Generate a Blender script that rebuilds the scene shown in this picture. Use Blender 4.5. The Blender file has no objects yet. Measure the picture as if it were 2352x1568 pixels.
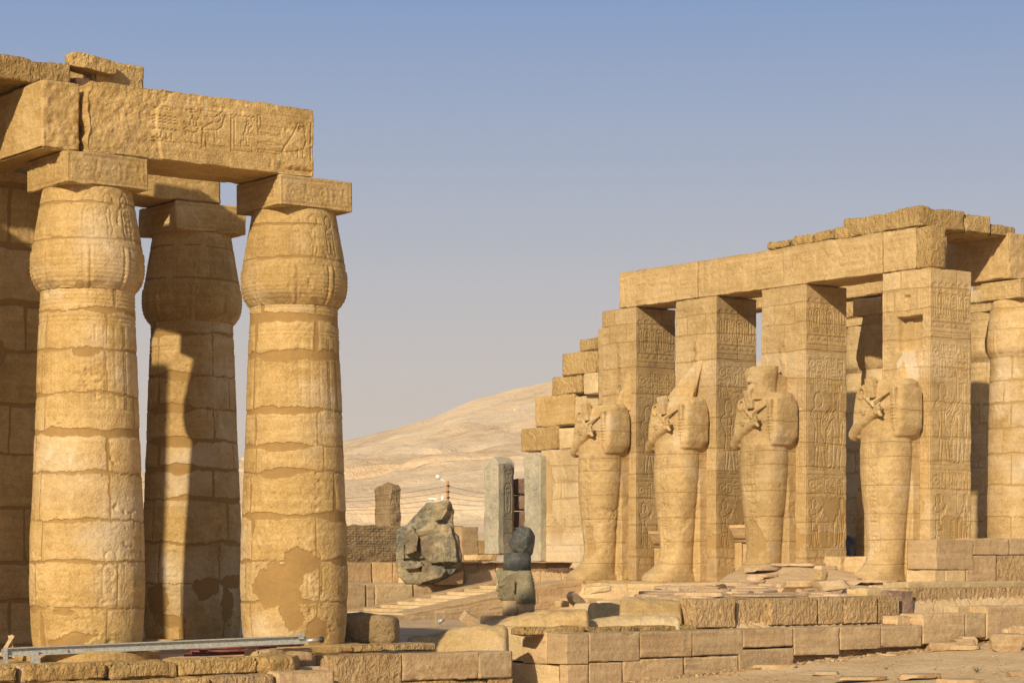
import bpy, math, random
import numpy as np
from mathutils import Vector, Matrix

rad = math.radians
SC = bpy.context.scene
COL = SC.collection
random.seed(7)

# ------------------------------------------------------------------ camera, sky, sun, exposure
# World: +x runs along the short side of the halls, +y along the colonnades, z up, eye level 1.69 m.
EYE = 1.69
cam = bpy.data.cameras.new('camera')
camo = bpy.data.objects.new('camera', cam)
COL.objects.link(camo)
camo.location = (0, 0, EYE)
camo.rotation_euler = (rad(90), 0, -math.atan2(0.6, 0.8))
cam.sensor_width = 36.0
cam.lens = 36.0 * 5300 / 2352
cam.shift_y = (1275 - 784) / 2352
cam.clip_start = 0.5
cam.clip_end = 6000
SC.camera = camo

SUN_AZ = 23.5          # light travels this many degrees to the right of the view direction
SUN_EL = 25.5
def dirw(X, Z):        # right / forward components -> world xy
    return (0.8 * X + 0.6 * Z, -0.6 * X + 0.8 * Z)
ldx, ldy = dirw(math.sin(rad(SUN_AZ)), math.cos(rad(SUN_AZ)))
ldir = Vector((ldx * math.cos(rad(SUN_EL)), ldy * math.cos(rad(SUN_EL)), -math.sin(rad(SUN_EL))))
sl = bpy.data.lights.new('sun', 'SUN')
sl.energy = 4.8
sl.angle = rad(0.9)
sl.color = (1.0, 0.85, 0.62)
so = bpy.data.objects.new('sun', sl)
so.rotation_euler = ldir.to_track_quat('-Z', 'Y').to_euler()
so.location = (-20, -10, 40)
COL.objects.link(so)

w = bpy.data.worlds.new('World')
SC.world = w
w.use_nodes = True
nt = w.node_tree
bg = nt.nodes['Background']
sky = nt.nodes.new('ShaderNodeTexSky')
sky.sky_type = 'NISHITA'
sky.sun_disc = False
sky.sun_elevation = rad(SUN_EL)
sky.sun_rotation = math.atan2(-ldx, -ldy)
sky.air_density = 1.0
sky.dust_density = 2.0
sky.ozone_density = 1.5
bg.inputs['Strength'].default_value = 0.10
# dusty desert air: the lowest 20 degrees of sky fade from blue to a pale pinkish haze
tcw = nt.nodes.new('ShaderNodeTexCoord'); sx = nt.nodes.new('ShaderNodeSeparateXYZ'); nt.links.new(tcw.outputs['Generated'], sx.inputs[0])
cr_ = nt.nodes.new('ShaderNodeValToRGB'); nt.links.new(sx.outputs['Z'], cr_.inputs[0])
stops = [(0.0, (.70, .61, .52)), (.055, (.70, .61, .545)), (.095, (.60, .56, .55)), (.15, (.44, .475, .57)), (.235, (.235, .345, .58)), (.40, (.12, .22, .50))]
e_ = cr_.color_ramp.elements
while len(e_) < len(stops): e_.new(.5)
for el, (p_, c_) in zip(e_, stops): el.position = p_; el.color = (*[v * 0.1 * 10 for v in c_], 1)
sc_ = nt.nodes.new('ShaderNodeVectorMath'); sc_.operation = 'SCALE'; sc_.inputs['Scale'].default_value = 10.0; nt.links.new(cr_.outputs[0], sc_.inputs[0])
fr_ = nt.nodes.new('ShaderNodeMapRange'); fr_.inputs[1].default_value = .26; fr_.inputs[2].default_value = .5; fr_.inputs[3].default_value = .93; fr_.inputs[4].default_value = 0.0
nt.links.new(sx.outputs['Z'], fr_.inputs[0])
mx_ = nt.nodes.new('ShaderNodeMix'); mx_.data_type = 'RGBA'; nt.links.new(fr_.outputs[0], mx_.inputs[0]); nt.links.new(sky.outputs[0], mx_.inputs[6]); nt.links.new(sc_.outputs[0], mx_.inputs[7])
nt.links.new(mx_.outputs[2], bg.inputs['Color'])
SC.view_settings.view_transform = 'Standard'
SC.view_settings.look = 'None'
SC.view_settings.exposure = 0.0
SC.view_settings.gamma = 1.0
SC.cycles.use_denoising = True
SC.cycles.max_bounces = 5
SC.cycles.diffuse_bounces = 3

# ------------------------------------------------------------------ survey helpers (photo measure -> metres)
F = 5300.0
def kx(xd): return (xd - 1176) / F
def onx(xd, x0):       # point of plane x = x0 seen along column xd: (y, depth)
    k = kx(xd); Z = x0 / (0.6 + 0.8 * k); return Z * (0.8 - 0.6 * k), Z
def ony(xd, y0):
    k = kx(xd); Z = y0 / (0.8 - 0.6 * k); return Z * (0.6 + 0.8 * k), Z
def at(xd, Z):
    k = kx(xd); return (Z * (0.6 + 0.8 * k), Z * (0.8 - 0.6 * k))
def zz(yd, Z): return EYE + (1275 - yd) / F * Z

# ------------------------------------------------------------------ noise
def _h(ix, iy, iz, s):
    h = (ix * 374761393 + iy * 668265263 + iz * 2147483647 + s * 974634777) & 0xFFFFFFFF
    h = ((h ^ (h >> 13)) * 1274126177) & 0xFFFFFFFF
    h = ((h ^ (h >> 16)) * 2246822519) & 0xFFFFFFFF
    return ((h ^ (h >> 15)) & 0xFFFFFF) / float(0xFFFFFF)
def n3(P, s=0):        # value noise, -1..1
    P = np.asarray(P, dtype=np.float64)
    I = np.floor(P).astype(np.int64); f = P - I; f = f * f * (3 - 2 * f)
    x, y, z = I[:, 0], I[:, 1], I[:, 2]; fx, fy, fz = f[:, 0], f[:, 1], f[:, 2]
    r = 0
    for dx in (0, 1):
        wx = fx if dx else 1 - fx
        for dy in (0, 1):
            wy = fy if dy else 1 - fy
            for dz in (0, 1):
                wz = fz if dz else 1 - fz
                r = r + wx * wy * wz * _h(x + dx, y + dy, z + dz, s)
    return r * 2 - 1
def fbm(P, o=4, s=0, g=0.5):
    a, t, r = 1.0, 0.0, 0
    P = np.asarray(P, dtype=np.float64)
    for i in range(o):
        r = r + a * n3(P * (2.03 ** i) + 17.3 * i, s + i); t += a; a *= g
    return r / t
def sm(a, b, x):
    t = np.clip((x - a) / (b - a), 0, 1); return t * t * (3 - 2 * t)

# ------------------------------------------------------------------ materials
MATS = {}
def newmat(name):
    m = bpy.data.materials.new(name); m.use_nodes = True
    t = m.node_tree; t.nodes.clear()
    out = t.nodes.new('ShaderNodeOutputMaterial'); b = t.nodes.new('ShaderNodeBsdfPrincipled')
    t.links.new(b.outputs[0], out.inputs[0]); MATS[name] = m
    return m, t, b
def N(t, typ, **kw):
    n = t.nodes.new(typ)
    for k, v in kw.items():
        if k in n.inputs: n.inputs[k].default_value = v
        else: setattr(n, k, v)
    return n
def ramp(t, src, stops):
    r = t.nodes.new('ShaderNodeValToRGB'); e = r.color_ramp.elements
    while len(e) < len(stops): e.new(0.5)
    for el, (p, c) in zip(e, stops): el.position = p; el.color = (*c, 1) if len(c) == 3 else c
    t.links.new(src, r.inputs[0]); return r
def mixc(t, fac, a, b, mode='MIX'):
    m = t.nodes.new('ShaderNodeMix'); m.data_type = 'RGBA'; m.blend_type = mode
    for s, v in ((m.inputs[0], fac), (m.inputs[6], a), (m.inputs[7], b)):
        if isinstance(v, (int, float)): s.default_value = v
        elif isinstance(v, tuple): s.default_value = (*v, 1)
        else: t.links.new(v, s)
    return m.outputs[2]
def mth(t, op, a, b=0.0, clamp=False):
    m = t.nodes.new('ShaderNodeMath'); m.operation = op; m.use_clamp = clamp
    for s, v in ((m.inputs[0], a), (m.inputs[1], b)):
        if isinstance(v, (int, float)): s.default_value = v
        else: t.links.new(v, s)
    return m.outputs[0]
def stone(name, dark, mid, light, mortar=(0.36, 0.235, 0.11), bump=0.5, bscale=1.0, hewn=0.0,
          strata=0.25, spots=0.25, tint=0.10, rough=0.92, patch=0.35):
    m, t, b = newmat(name); L = t.links
    tc = N(t, 'ShaderNodeTexCoord'); oi = N(t, 'ShaderNodeObjectInfo')
    off = N(t, 'ShaderNodeVectorMath', operation='SCALE'); off.inputs[0].default_value = (37.1, 71.7, 13.9)
    L.new(oi.outputs['Random'], off.inputs['Scale'])
    ad = N(t, 'ShaderNodeVectorMath', operation='ADD'); L.new(tc.outputs['Object'], ad.inputs[0]); L.new(off.outputs[0], ad.inputs[1])
    v = ad.outputs[0]
    def noise(sc, de=5, ro=0.55, di=0.0, vec=v):
        n = N(t, 'ShaderNodeTexNoise', Scale=sc, Detail=de, Roughness=ro, Distortion=di); L.new(vec, n.inputs['Vector']); return n.outputs[0]
    big = noise(0.75, 5, 0.6, 0.4); med = noise(3.5, 6, 0.65); fine = noise(28, 4, 0.7)
    mp = N(t, 'ShaderNodeMapping'); mp.inputs['Scale'].default_value = (0.5, 0.5, 7); mp.inputs['Rotation'].default_value = (0.05, 0.08, 0)
    L.new(v, mp.inputs[0]); st = noise(1.0, 5, 0.6, 0.8, mp.outputs[0])
    s1 = mth(t, 'ADD', mth(t, 'MULTIPLY', big, 0.55), mth(t, 'MULTIPLY', med, 0.45))
    s1 = mth(t, 'ADD', mth(t, 'MULTIPLY', s1, 1 - strata), mth(t, 'MULTIPLY', st, strata))
    s1 = mth(t, 'ADD', s1, mth(t, 'MULTIPLY', mth(t, 'SUBTRACT', fine, 0.5), 0.42))
    gr_ = noise(10, 9, 0.82); s1 = mth(t, 'ADD', s1, mth(t, 'MULTIPLY', mth(t, 'SUBTRACT', gr_, 0.5), 0.45))
    col = ramp(t, s1, [(0.34, dark), (0.49, mid), (0.64, light)]).outputs[0]
    # pale weathered blotches
    bl = ramp(t, noise(2.2, 7, 0.72, 0.6), [(0.56, (0, 0, 0)), (0.66, (1, 1, 1))]).outputs[0]
    col = mixc(t, mth(t, 'MULTIPLY', bl, patch), col, tuple(min(1, c * 1.18 + 0.03) for c in light))
    # dark pits and lichen specks
    sp = ramp(t, noise(13, 8, 0.85), [(0.33, (1, 1, 1)), (0.41, (0, 0, 0))]).outputs[0]
    col = mixc(t, mth(t, 'MULTIPLY', sp, spots), col, tuple(c * 0.45 for c in dark))
    at_ = N(t, 'ShaderNodeAttribute', attribute_name='mask'); se = N(t, 'ShaderNodeSeparateColor'); L.new(at_.outputs['Color'], se.inputs[0])
    mc = mixc(t, mth(t, 'ADD', mth(t, 'MULTIPLY', med, .6), mth(t, 'MULTIPLY', noise(14, 5, .7), .5)), tuple(c * 0.66 for c in mortar), tuple(c * 1.32 for c in mortar))
    mf = mth(t, 'MULTIPLY', mth(t, 'SUBTRACT', mth(t, 'ADD', se.outputs[0], mth(t, 'MULTIPLY', mth(t, 'SUBTRACT', fine, 0.5), 0.5)), 0.38), 5.0, True)
    col = mixc(t, mf, col, mc)
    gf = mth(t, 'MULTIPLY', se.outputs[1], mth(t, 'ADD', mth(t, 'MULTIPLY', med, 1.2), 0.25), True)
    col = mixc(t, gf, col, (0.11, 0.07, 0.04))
    col = mixc(t, mth(t, 'MULTIPLY', se.outputs[2], mth(t, 'ADD', mth(t, 'MULTIPLY', bl, 0.5), 0.5), True), col, (0.72, 0.62, 0.47))
    hs = N(t, 'ShaderNodeHueSaturation'); hs.inputs['Hue'].default_value = 0.5
    L.new(mth(t, 'ADD', mth(t, 'MULTIPLY', oi.outputs['Random'], tint * 2), 1 - tint), hs.inputs['Value'])
    L.new(col, hs.inputs['Color']); L.new(hs.outputs[0], b.inputs['Base Color'])
    b.inputs['Roughness'].default_value = rough
    b.inputs['Specular IOR Level'].default_value = 0.15
    h = mth(t, 'ADD', mth(t, 'MULTIPLY', noise(7 * bscale, 8, 0.65), 1.0), mth(t, 'MULTIPLY', noise(32 * bscale, 4, 0.6), 0.35))
    if hewn:
        mq = N(t, 'ShaderNodeMapping'); mq.inputs['Scale'].default_value = (1, 1, 0.6); mq.inputs['Rotation'].default_value = (0.4, 0.5, 0.2); L.new(v, mq.inputs[0])
        hw = noise(11 * bscale, 4, 0.55, 0.5, mq.outputs[0]); h = mth(t, 'ADD', h, mth(t, 'MULTIPLY', hw, 2.2 * hewn))
    h = mth(t, 'MULTIPLY', h, mth(t, 'SUBTRACT', 1.0, mth(t, 'MULTIPLY', mf, 0.75)))
    bp = N(t, 'ShaderNodeBump', Strength=min(1, bump * 1.25), Distance=0.075); L.new(h, bp.inputs['Height']); L.new(bp.outputs[0], b.inputs['Normal'])
    return m
stone('sand_gold', (0.36, 0.225, 0.080), (0.50, 0.33, 0.125), (0.64, 0.445, 0.20), mortar=(0.33, 0.20, 0.07), strata=0.3, bump=0.55)
stone('sand_warm', (0.34, 0.22, 0.092), (0.475, 0.325, 0.142), (0.59, 0.42, 0.21), mortar=(0.39, 0.255, 0.10), strata=0.3, bump=0.5)
stone('sand_pale', (0.44, 0.30, 0.15), (0.58, 0.42, 0.21), (0.68, 0.52, 0.30), mortar=(0.45, 0.31, 0.15), bump=0.5)
stone('sand_pink', (0.36, 0.235, 0.12), (0.50, 0.345, 0.18), (0.60, 0.43, 0.245), mortar=(0.43, 0.29, 0.16), strata=0.5, bump=0.45, tint=0.14, spots=0.4)
stone('sand_grey', (0.32, 0.22, 0.12), (0.44, 0.31, 0.165), (0.53, 0.39, 0.22), strata=0.6, bump=0.4, tint=0.1, spots=0.4)
stone('sand_rough', (0.36, 0.225, 0.08), (0.49, 0.32, 0.125), (0.60, 0.415, 0.18), strata=0.1, bump=0.85, hewn=0.8)
stone('sand_hewn', (0.36, 0.23, 0.105), (0.50, 0.335, 0.16), (0.59, 0.42, 0.22), strata=0.1, bump=0.85, hewn=1.0)
stone('boulder_brown', (0.20, 0.13, 0.06), (0.30, 0.205, 0.10), (0.42, 0.30, 0.155), strata=0.1, bump=1.0, spots=0.4)
stone('paving', (0.40, 0.27, 0.15), (0.53, 0.37, 0.215), (0.63, 0.46, 0.29), strata=0.2, bump=0.6, spots=0.3)
stone('mud', (0.17, 0.115, 0.055), (0.27, 0.185, 0.09), (0.37, 0.26, 0.135), mortar=(0.10, 0.065, 0.03), strata=0.1, bump=1.0, spots=0.5)
stone('granite_grey', (0.075, 0.078, 0.068), (0.24, 0.205, 0.13), (0.44, 0.34, 0.18), strata=0.0, bump=0.4, spots=0.6, patch=0.5, rough=0.6)
stone('granite_dark', (0.040, 0.045, 0.045), (0.085, 0.088, 0.078), (0.22, 0.19, 0.115), strata=0.0, bump=0.25, spots=0.3, patch=0.25, rough=0.5)
stone('granite_jamb', (0.25, 0.235, 0.17), (0.37, 0.33, 0.235), (0.47, 0.41, 0.29), strata=0.0, bump=0.3, spots=0.5, patch=0.3, rough=0.7)
stone('granite_shade', (0.13, 0.12, 0.095), (0.20, 0.175, 0.125), (0.28, 0.24, 0.165), strata=0.0, bump=0.3, spots=0.5, patch=0.3, rough=0.7)  # darker copy of granite_jamb, shade painted in for the jamb's -y side
stone('brown_stone', (0.15, 0.09, 0.06), (0.26, 0.165, 0.115), (0.36, 0.24, 0.165), strata=0.1, bump=1.0, spots=0.5)
def simple(name, c, r=0.5, met=0.0, bump=0.0, var=0.25, sc=20):
    m, t, b = newmat(name)
    tc = N(t, 'ShaderNodeTexCoord'); n = N(t, 'ShaderNodeTexNoise', Scale=sc, Detail=5); t.links.new(tc.outputs['Object'], n.inputs['Vector'])
    r_ = ramp(t, n.outputs[0], [(0.3, tuple(x * (1 - var) for x in c)), (0.7, tuple(min(1, x * (1 + var)) for x in c))])
    t.links.new(r_.outputs[0], b.inputs['Base Color']); b.inputs['Roughness'].default_value = r; b.inputs['Metallic'].default_value = met
    if bump:
        bp = N(t, 'ShaderNodeBump', Strength=bump, Distance=0.01); t.links.new(n.outputs[0], bp.inputs['Height']); t.links.new(bp.outputs[0], b.inputs['Normal'])
    return m
stone('granite_head', (0.15, 0.13, 0.08), (0.25, 0.215, 0.125), (0.37, 0.31, 0.175), strata=0.0, bump=0.3, spots=0.5, patch=0.2, rough=0.55)
simple('aluminium', (0.42, 0.42, 0.37), 0.45, 0.35, 0.1)
simple('steel_red', (0.16, 0.045, 0.035), 0.6, 0.0, 0.3, 0.5)
simple('black', (0.02, 0.02, 0.02), 0.6)
simple('timber', (0.24, 0.13, 0.07), 0.8, 0, 0.5, 0.35, 12)
simple('card', (0.50, 0.35, 0.19), 0.8)
simple('lamp_white', (0.75, 0.74, 0.70), 0.4)
simple('pole_wood', (0.42, 0.22, 0.09), 0.8)
simple('wire', (0.07, 0.055, 0.045), 0.6)
simple('weed', (0.08, 0.13, 0.05), 0.8)
simple('green_hose', (0.02, 0.14, 0.05), 0.5)

# ------------------------------------------------------------------ object helpers
def prop(o, label=None, cat=None, group=None, kind=None):
    if label: o['label'] = label
    if cat: o['category'] = cat
    if group: o['group'] = group
    if kind: o['kind'] = kind
    return o
def base_empty(name, loc, label, cat, group=None):
    o = bpy.data.objects.new(name, None); COL.objects.link(o); o.location = loc
    o.empty_display_size = 0.3
    return prop(o, label, cat, group)
def mk(name, V, Fc, mat, parent=None, mask=None, smooth=True, origin=None):
    V = np.asarray(V, dtype=np.float64)
    if origin is None:
        lo, hi = V.min(0), V.max(0); origin = np.array([(lo[0] + hi[0]) / 2, (lo[1] + hi[1]) / 2, lo[2]])
    origin = np.asarray(origin, float)
    me = bpy.data.meshes.new(name)
    if isinstance(Fc, np.ndarray):
        nf, k = Fc.shape
        me.vertices.add(len(V)); me.vertices.foreach_set('co', (V - origin).astype(np.float32).ravel())
        me.loops.add(nf * k); me.loops.foreach_set('vertex_index', Fc.astype(np.int32).ravel())
        me.polygons.add(nf); me.polygons.foreach_set('loop_start', np.arange(0, nf * k, k, dtype=np.int32))
        try: me.polygons.foreach_set('loop_total', np.full(nf, k, dtype=np.int32))
        except Exception: pass
        me.update(calc_edges=True)
    else:
        me.from_pydata([tuple(p) for p in (V - origin)], [], [tuple(int(i) for i in f) for f in Fc])
    me.validate()
    if mask is not None:
        a = me.attributes.new('mask', 'FLOAT_COLOR', 'POINT')
        c = np.ones((len(V), 4), np.float32); c[:, :3] = np.clip(mask, 0, 1)
        a.data.foreach_set('color', c.ravel())
    me.polygons.foreach_set('use_smooth', [smooth] * len(me.polygons))
    me.materials.append(MATS[mat] if isinstance(mat, str) else mat)
    o = bpy.data.objects.new(name, me); COL.objects.link(o)
    if parent is not None:
        o.parent = parent; o.location = Vector(origin) - parent.location if parent.parent is None else Vector(origin) - parent.location - parent.parent.location
    else:
        o.location = origin
    return o
def gridfaces(nu, nv, wrap=False):
    u = np.arange(nu if wrap else nu - 1); v = np.arange(nv - 1)
    U, W = np.meshgrid(u, v, indexing='ij'); U2 = (U + 1) % nu
    return np.stack([U * nv + W, U2 * nv + W, U2 * nv + W + 1, U * nv + W + 1], -1).reshape(-1, 4)

# ------------------------------------------------------------------ carving canvas
class Canvas:
    def __init__(s, w, h, res=0.012):
        s.w, s.h, s.res = w, h, res; s.nx = int(w / res) + 2; s.ny = int(h / res) + 2
        s.H = np.zeros((s.nx, s.ny))
    def line(s, pts, wd=0.035, d=0.02):
        for (x0, y0), (x1, y1) in zip(pts[:-1], pts[1:]):
            i0 = max(0, int((min(x0, x1) - wd) / s.res)); i1 = min(s.nx, int((max(x0, x1) + wd) / s.res) + 2)
            j0 = max(0, int((min(y0, y1) - wd) / s.res)); j1 = min(s.ny, int((max(y0, y1) + wd) / s.res) + 2)
            if i1 <= i0 or j1 <= j0: continue
            X, Y = np.meshgrid(np.arange(i0, i1) * s.res, np.arange(j0, j1) * s.res, indexing='ij')
            dx, dy = x1 - x0, y1 - y0; L2 = dx * dx + dy * dy + 1e-9
            t = np.clip(((X - x0) * dx + (Y - y0) * dy) / L2, 0, 1)
            D = np.hypot(X - x0 - t * dx, Y - y0 - t * dy)
            s.H[i0:i1, j0:j1] = np.minimum(s.H[i0:i1, j0:j1], -d * (1 - sm(0.25, 1.0, D / (wd * 0.75))))
    def disc(s, x, y, r, d):
        X, Y = np.meshgrid(np.arange(s.nx) * s.res, np.arange(s.ny) * s.res, indexing='ij')
        s.H += -d * (1 - sm(0.85, 1.05, np.hypot(X - x, Y - y) / r))
    def rect(s, x0, y0, x1, y1, d, soft=0.02):
        X, Y = np.meshgrid(np.arange(s.nx) * s.res, np.arange(s.ny) * s.res, indexing='ij')
        s.H += -d * sm(0, soft, X - x0) * sm(0, soft, x1 - X) * sm(0, soft, Y - y0) * sm(0, soft, y1 - Y)
    def glyph(s, name, x, y, w_, h_, wd=0.035, d=0.02, flip=False):
        for pl in GL[name]:
            s.line([(x + (1 - px if flip else px) * w_, y + py * h_) for px, py in pl], wd, d)
    def at(s, x, y):
        fx = np.clip(x / s.res, 0, s.nx - 1.001); fy = np.clip(y / s.res, 0, s.ny - 1.001)
        i = fx.astype(int); j = fy.astype(int); fx = fx - i; fy = fy - j; H = s.H
        return (H[i, j] * (1 - fx) * (1 - fy) + H[i + 1, j] * fx * (1 - fy) + H[i, j + 1] * (1 - fx) * fy + H[i + 1, j + 1] * fx * fy)
def arc(cx, cy, rx, ry, a0, a1, n=14):
    return [(cx + rx * math.cos(rad(a0 + (a1 - a0) * i / n)), cy + ry * math.sin(rad(a0 + (a1 - a0) * i / n))) for i in range(n + 1)]
GL = {
 'sun': [arc(.5, .5, .45, .45, 0, 360)],
 'sundot': [arc(.5, .5, .42, .42, 0, 360), arc(.5, .5, .1, .1, 0, 360, 6)],
 'reed': [[(.45, 0), (.45, .35), (.25, .6), (.3, .9), (.5, 1), (.7, .75), (.65, .4), (.5, .35)]],
 'water': [[(i / 12, .5 + (.16 if i % 2 else -.16)) for i in range(13)]],
 'water3': [[(i / 10, b + (.07 if i % 2 else -.07)) for i in range(11)] for b in (.2, .5, .8)],
 'mouth': [arc(.5, .3, .5, .42, 20, 160), arc(.5, .7, .5, .42, 200, 340)],
 'eye': [arc(.5, .3, .5, .42, 20, 160), arc(.5, .7, .5, .42, 200, 340), arc(.5, .5, .13, .18, 0, 360, 8)],
 'basket': [[(0, .7), (1, .7)], arc(.5, .7, .5, .5, 180, 360)],
 'loaf': [arc(.5, .25, .35, .5, 0, 180), [(.15, .25), (.85, .25)]],
 'bolt': [[(0, .5), (1, .5)], [(.4, .35), (.4, .65)], [(.6, .35), (.6, .65)]],
 'box': [[(.05, .2), (.95, .2), (.95, .8), (.05, .8), (.05, .2)]],
 'house': [[(.3, .2), (.05, .2), (.05, .85), (.95, .85), (.95, .2), (.7, .2)]],
 'corner': [[(0, 1), (0, 0), (1, 0), (1, .15), (.15, .15), (.15, 1), (0, 1)]],
 'ankh': [arc(.5, .75, .2, .24, -90, 270, 10), [(.1, .48), (.9, .48)], [(.5, .5), (.5, 0)]],
 'djed': [[(.4, 0), (.4, .6)], [(.6, 0), (.6, .6)], [(.15, .62), (.85, .62)], [(.15, .75), (.85, .75)], [(.15, .88), (.85, .88)], [(.15, 1), (.85, 1)]],
 'was': [[(.5, 0), (.5, .85), (.2, 1), (.8, .82)], [(.35, 0), (.5, .08), (.65, 0)]],
 'flag': [[(.3, 0), (.3, 1), (.9, .9), (.3, .75)]],
 'strokes': [[(.2, .1), (.2, .9)], [(.5, .1), (.5, .9)], [(.8, .1), (.8, .9)]],
 'stroke': [[(.4, 0), (.4, 1), (.6, 1), (.6, 0), (.4, 0)]],
 'snake': [[(0, .5), (.15, .7), (.3, .4), (.5, .6), (.7, .35), (1, .5), (1, .75), (.9, .8)]],
 'uraeus': [[(.8, .02), (.35, .0), (.2, .15), (.35, .4), (.15, .7), (.25, .95), (.5, 1), (.7, .85), (.55, .6), (.75, .3), (.5, .1)]],
 'feather': [[(.4, 0), (.35, .8), (.5, 1), (.7, .9), (.6, .5), (.6, 0)]],
 'arm': [[(0, .35), (.75, .35), (.85, .6), (1, .6), (.95, .3), (.8, .2), (0, .2)]],
 'leg': [[(.3, 1), (.3, .15), (.9, .15), (.9, .02), (.15, .02), (.15, 1)]],
 'owl': [[(.05, .12), (.15, .3), (.45, .68), (.55, .85), (.62, .98), (.82, .98), (.9, .85), (.85, .72), (.9, .5), (.8, .28), (.55, .2), (.05, .12)],
         [(.62, .2), (.6, .02), (.75, .02)], [(.78, .25), (.78, .04), (.92, .04)], arc(.68, .86, .05, .04, 0, 360, 6), arc(.8, .86, .05, .04, 0, 360, 6)],
 'ibis': [[(0, .3), (.12, .42), (.4, .6), (.62, .62), (.72, .75), (.68, .92), (.78, 1), (.88, .93), (1, .86), (.88, .86), (.82, .74), (.76, .5), (.55, .36), (.3, .34), (0, .3)],
          [(.48, .36), (.5, .02), (.62, .02)], [(.58, .38), (.6, .1), (.74, .06)]],
 'vulture': [[(0, .05), (.3, .35), (.45, .7), (.6, .95), (.78, .92), (.8, .78), (.95, .75), (.8, .7), (.78, .4), (.55, .18), (.0, .05)], [(.5, .18), (.5, 0), (.68, 0)]],
 'man': [arc(.5, .86, .13, .13, 0, 360, 8), [(.45, .73), (.3, .6), (.28, .3), (.1, .1), (.1, 0), (.85, 0), (.85, .12), (.55, .18), (.6, .45), (.85, .6)], [(.55, .7), (.7, .55), (.9, .7)]],
 'scarab': [arc(.5, .45, .28, .33, 0, 360), arc(.5, .85, .14, .12, 0, 360, 6), [(.25, .55), (.02, .8)], [(.75, .55), (.98, .8)], [(.24, .35), (.02, .1)], [(.76, .35), (.98, .1)], [(.5, .12), (.5, .78)]],
 'bee': [arc(.5, .4, .4, .18, 0, 360), arc(.85, .62, .12, .12, 0, 360, 6), [(.4, .55), (.1, .95), (.6, .6)], [(.3, .25), (.2, .02)], [(.6, .25), (.6, .02)]],
 'star': [[(.5, 1), (.5, .5), (.9, .75)], [(.5, .5), (.9, .2)], [(.5, .5), (.1, .2)], [(.5, .5), (.1, .75)]],
 'cart': [[(.25, .07), (.08, .17), (.08, .88), (.25, .99), (.75, .99), (.92, .88), (.92, .17), (.75, .07), (.25, .07)], [(.05, .02), (.95, .02)]],
 'lotus': [[(.5, 0), (.3, .75), (.1, 1), (.32, .92), (.5, 1), (.68, .92), (.9, 1), (.7, .75), (.5, 0)], [(.5, 0), (.5, .95)]],
 'throne': [[(.1, 0), (.1, .45), (.4, .45), (.4, 1), (.6, 1), (.6, .3), (.9, .3), (.9, 0), (.1, 0)]],
 # large standing figures, box 1 wide x 1 tall (drawn about 0.45 as wide as tall)
 'king': [[(.34, .80), (.30, .9), (.36, .985), (.5, 1), (.6, .95), (.62, .88), (.58, .83), (.5, .82), (.52, .79)],
          [(.34, .80), (.2, .76), (.16, .70), (.3, .60), (.36, .52), (.34, .46)], [(.52, .79), (.62, .75), (.55, .6), (.56, .5), (.58, .46)],
          [(.2, .74), (.34, .64), (.62, .66), (.86, .76), (.88, .72), (.62, .6)], [(.6, .74), (.78, .68), (.95, .82), (.98, .78), (.8, .62), (.58, .66)],
          [(.34, .46), (.30, .30), (.78, .30), (.58, .46)], [(.36, .3), (.33, .12), (.30, .03), (.46, .0), (.46, .03), (.42, .05), (.46, .18), (.5, .3)],
          [(.56, .3), (.62, .14), (.66, .03), (.84, .0), (.84, .03), (.76, .05), (.72, .18), (.7, .3)], [(.34, .5), (.57, .5)]],
 'god': [[(.66, .78), (.7, .86), (.66, .9), (.56, .92), (.5, .88), (.42, .86), (.5, .82), (.5, .78)],
         [(.56, .92), (.52, 1.15), (.58, 1.16), (.62, .92)], [(.62, .9), (.64, 1.17), (.70, 1.16), (.68, .9)],
         [(.66, .78), (.84, .75), (.86, .66), (.84, .45), (.8, .36)], [(.5, .78), (.36, .74), (.3, .62), (.16, .5), (.12, .53), (.24, .66), (.32, .74)],
         [(.76, .72), (.74, .6), (.72, .46), (.78, .28), (.72, .12), (.74, .02)], [(.42, .72), (.46, .6), (.44, .46), (.42, .28), (.4, .1), (.38, .04), (.2, .0), (.5, 0), (.54, .1), (.58, .3)],
         [(.58, .3), (.62, .08), (.5, .01), (.76, .0)], [(.44, .48), (.72, .48)], [(.12, .02), (.14, .6)]],
}
SMALL = ['sundot', 'reed', 'water', 'mouth', 'basket', 'loaf', 'bolt', 'box', 'house', 'ankh', 'djed', 'was', 'flag', 'strokes', 'snake', 'feather', 'arm', 'leg', 'vulture', 'man', 'scarab', 'bee', 'owl', 'star', 'throne', 'eye']
FLATG = {'water', 'mouth', 'basket', 'loaf', 'bolt', 'box', 'house', 'snake', 'arm', 'eye', 'strokes'}
def textcol(c, x, y0, y1, wd_, rng, wd=0.03, d=0.018, border=True):
    y = y1
    if border: c.line([(x, y0), (x, y1)], wd, d); c.line([(x + wd_, y0), (x + wd_, y1)], wd, d)
    while y > y0 + wd_ * 0.4:
        g = rng.choice(SMALL); h = wd_ * (0.42 if g in FLATG else 0.85)
        if y - h < y0: break
        if g not in FLATG and rng.random() < 0.5:
            c.glyph(g, x + wd_ * .1, y - h, wd_ * .38, h * .95, wd, d); g2 = rng.choice(SMALL)
            c.glyph(g2, x + wd_ * .52, y - h, wd_ * .38, h * .95, wd, d)
        else: c.glyph(g, x + wd_ * .14, y - h, wd_ * .72, h * .9, wd, d)
        y -= h * 1.06
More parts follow.
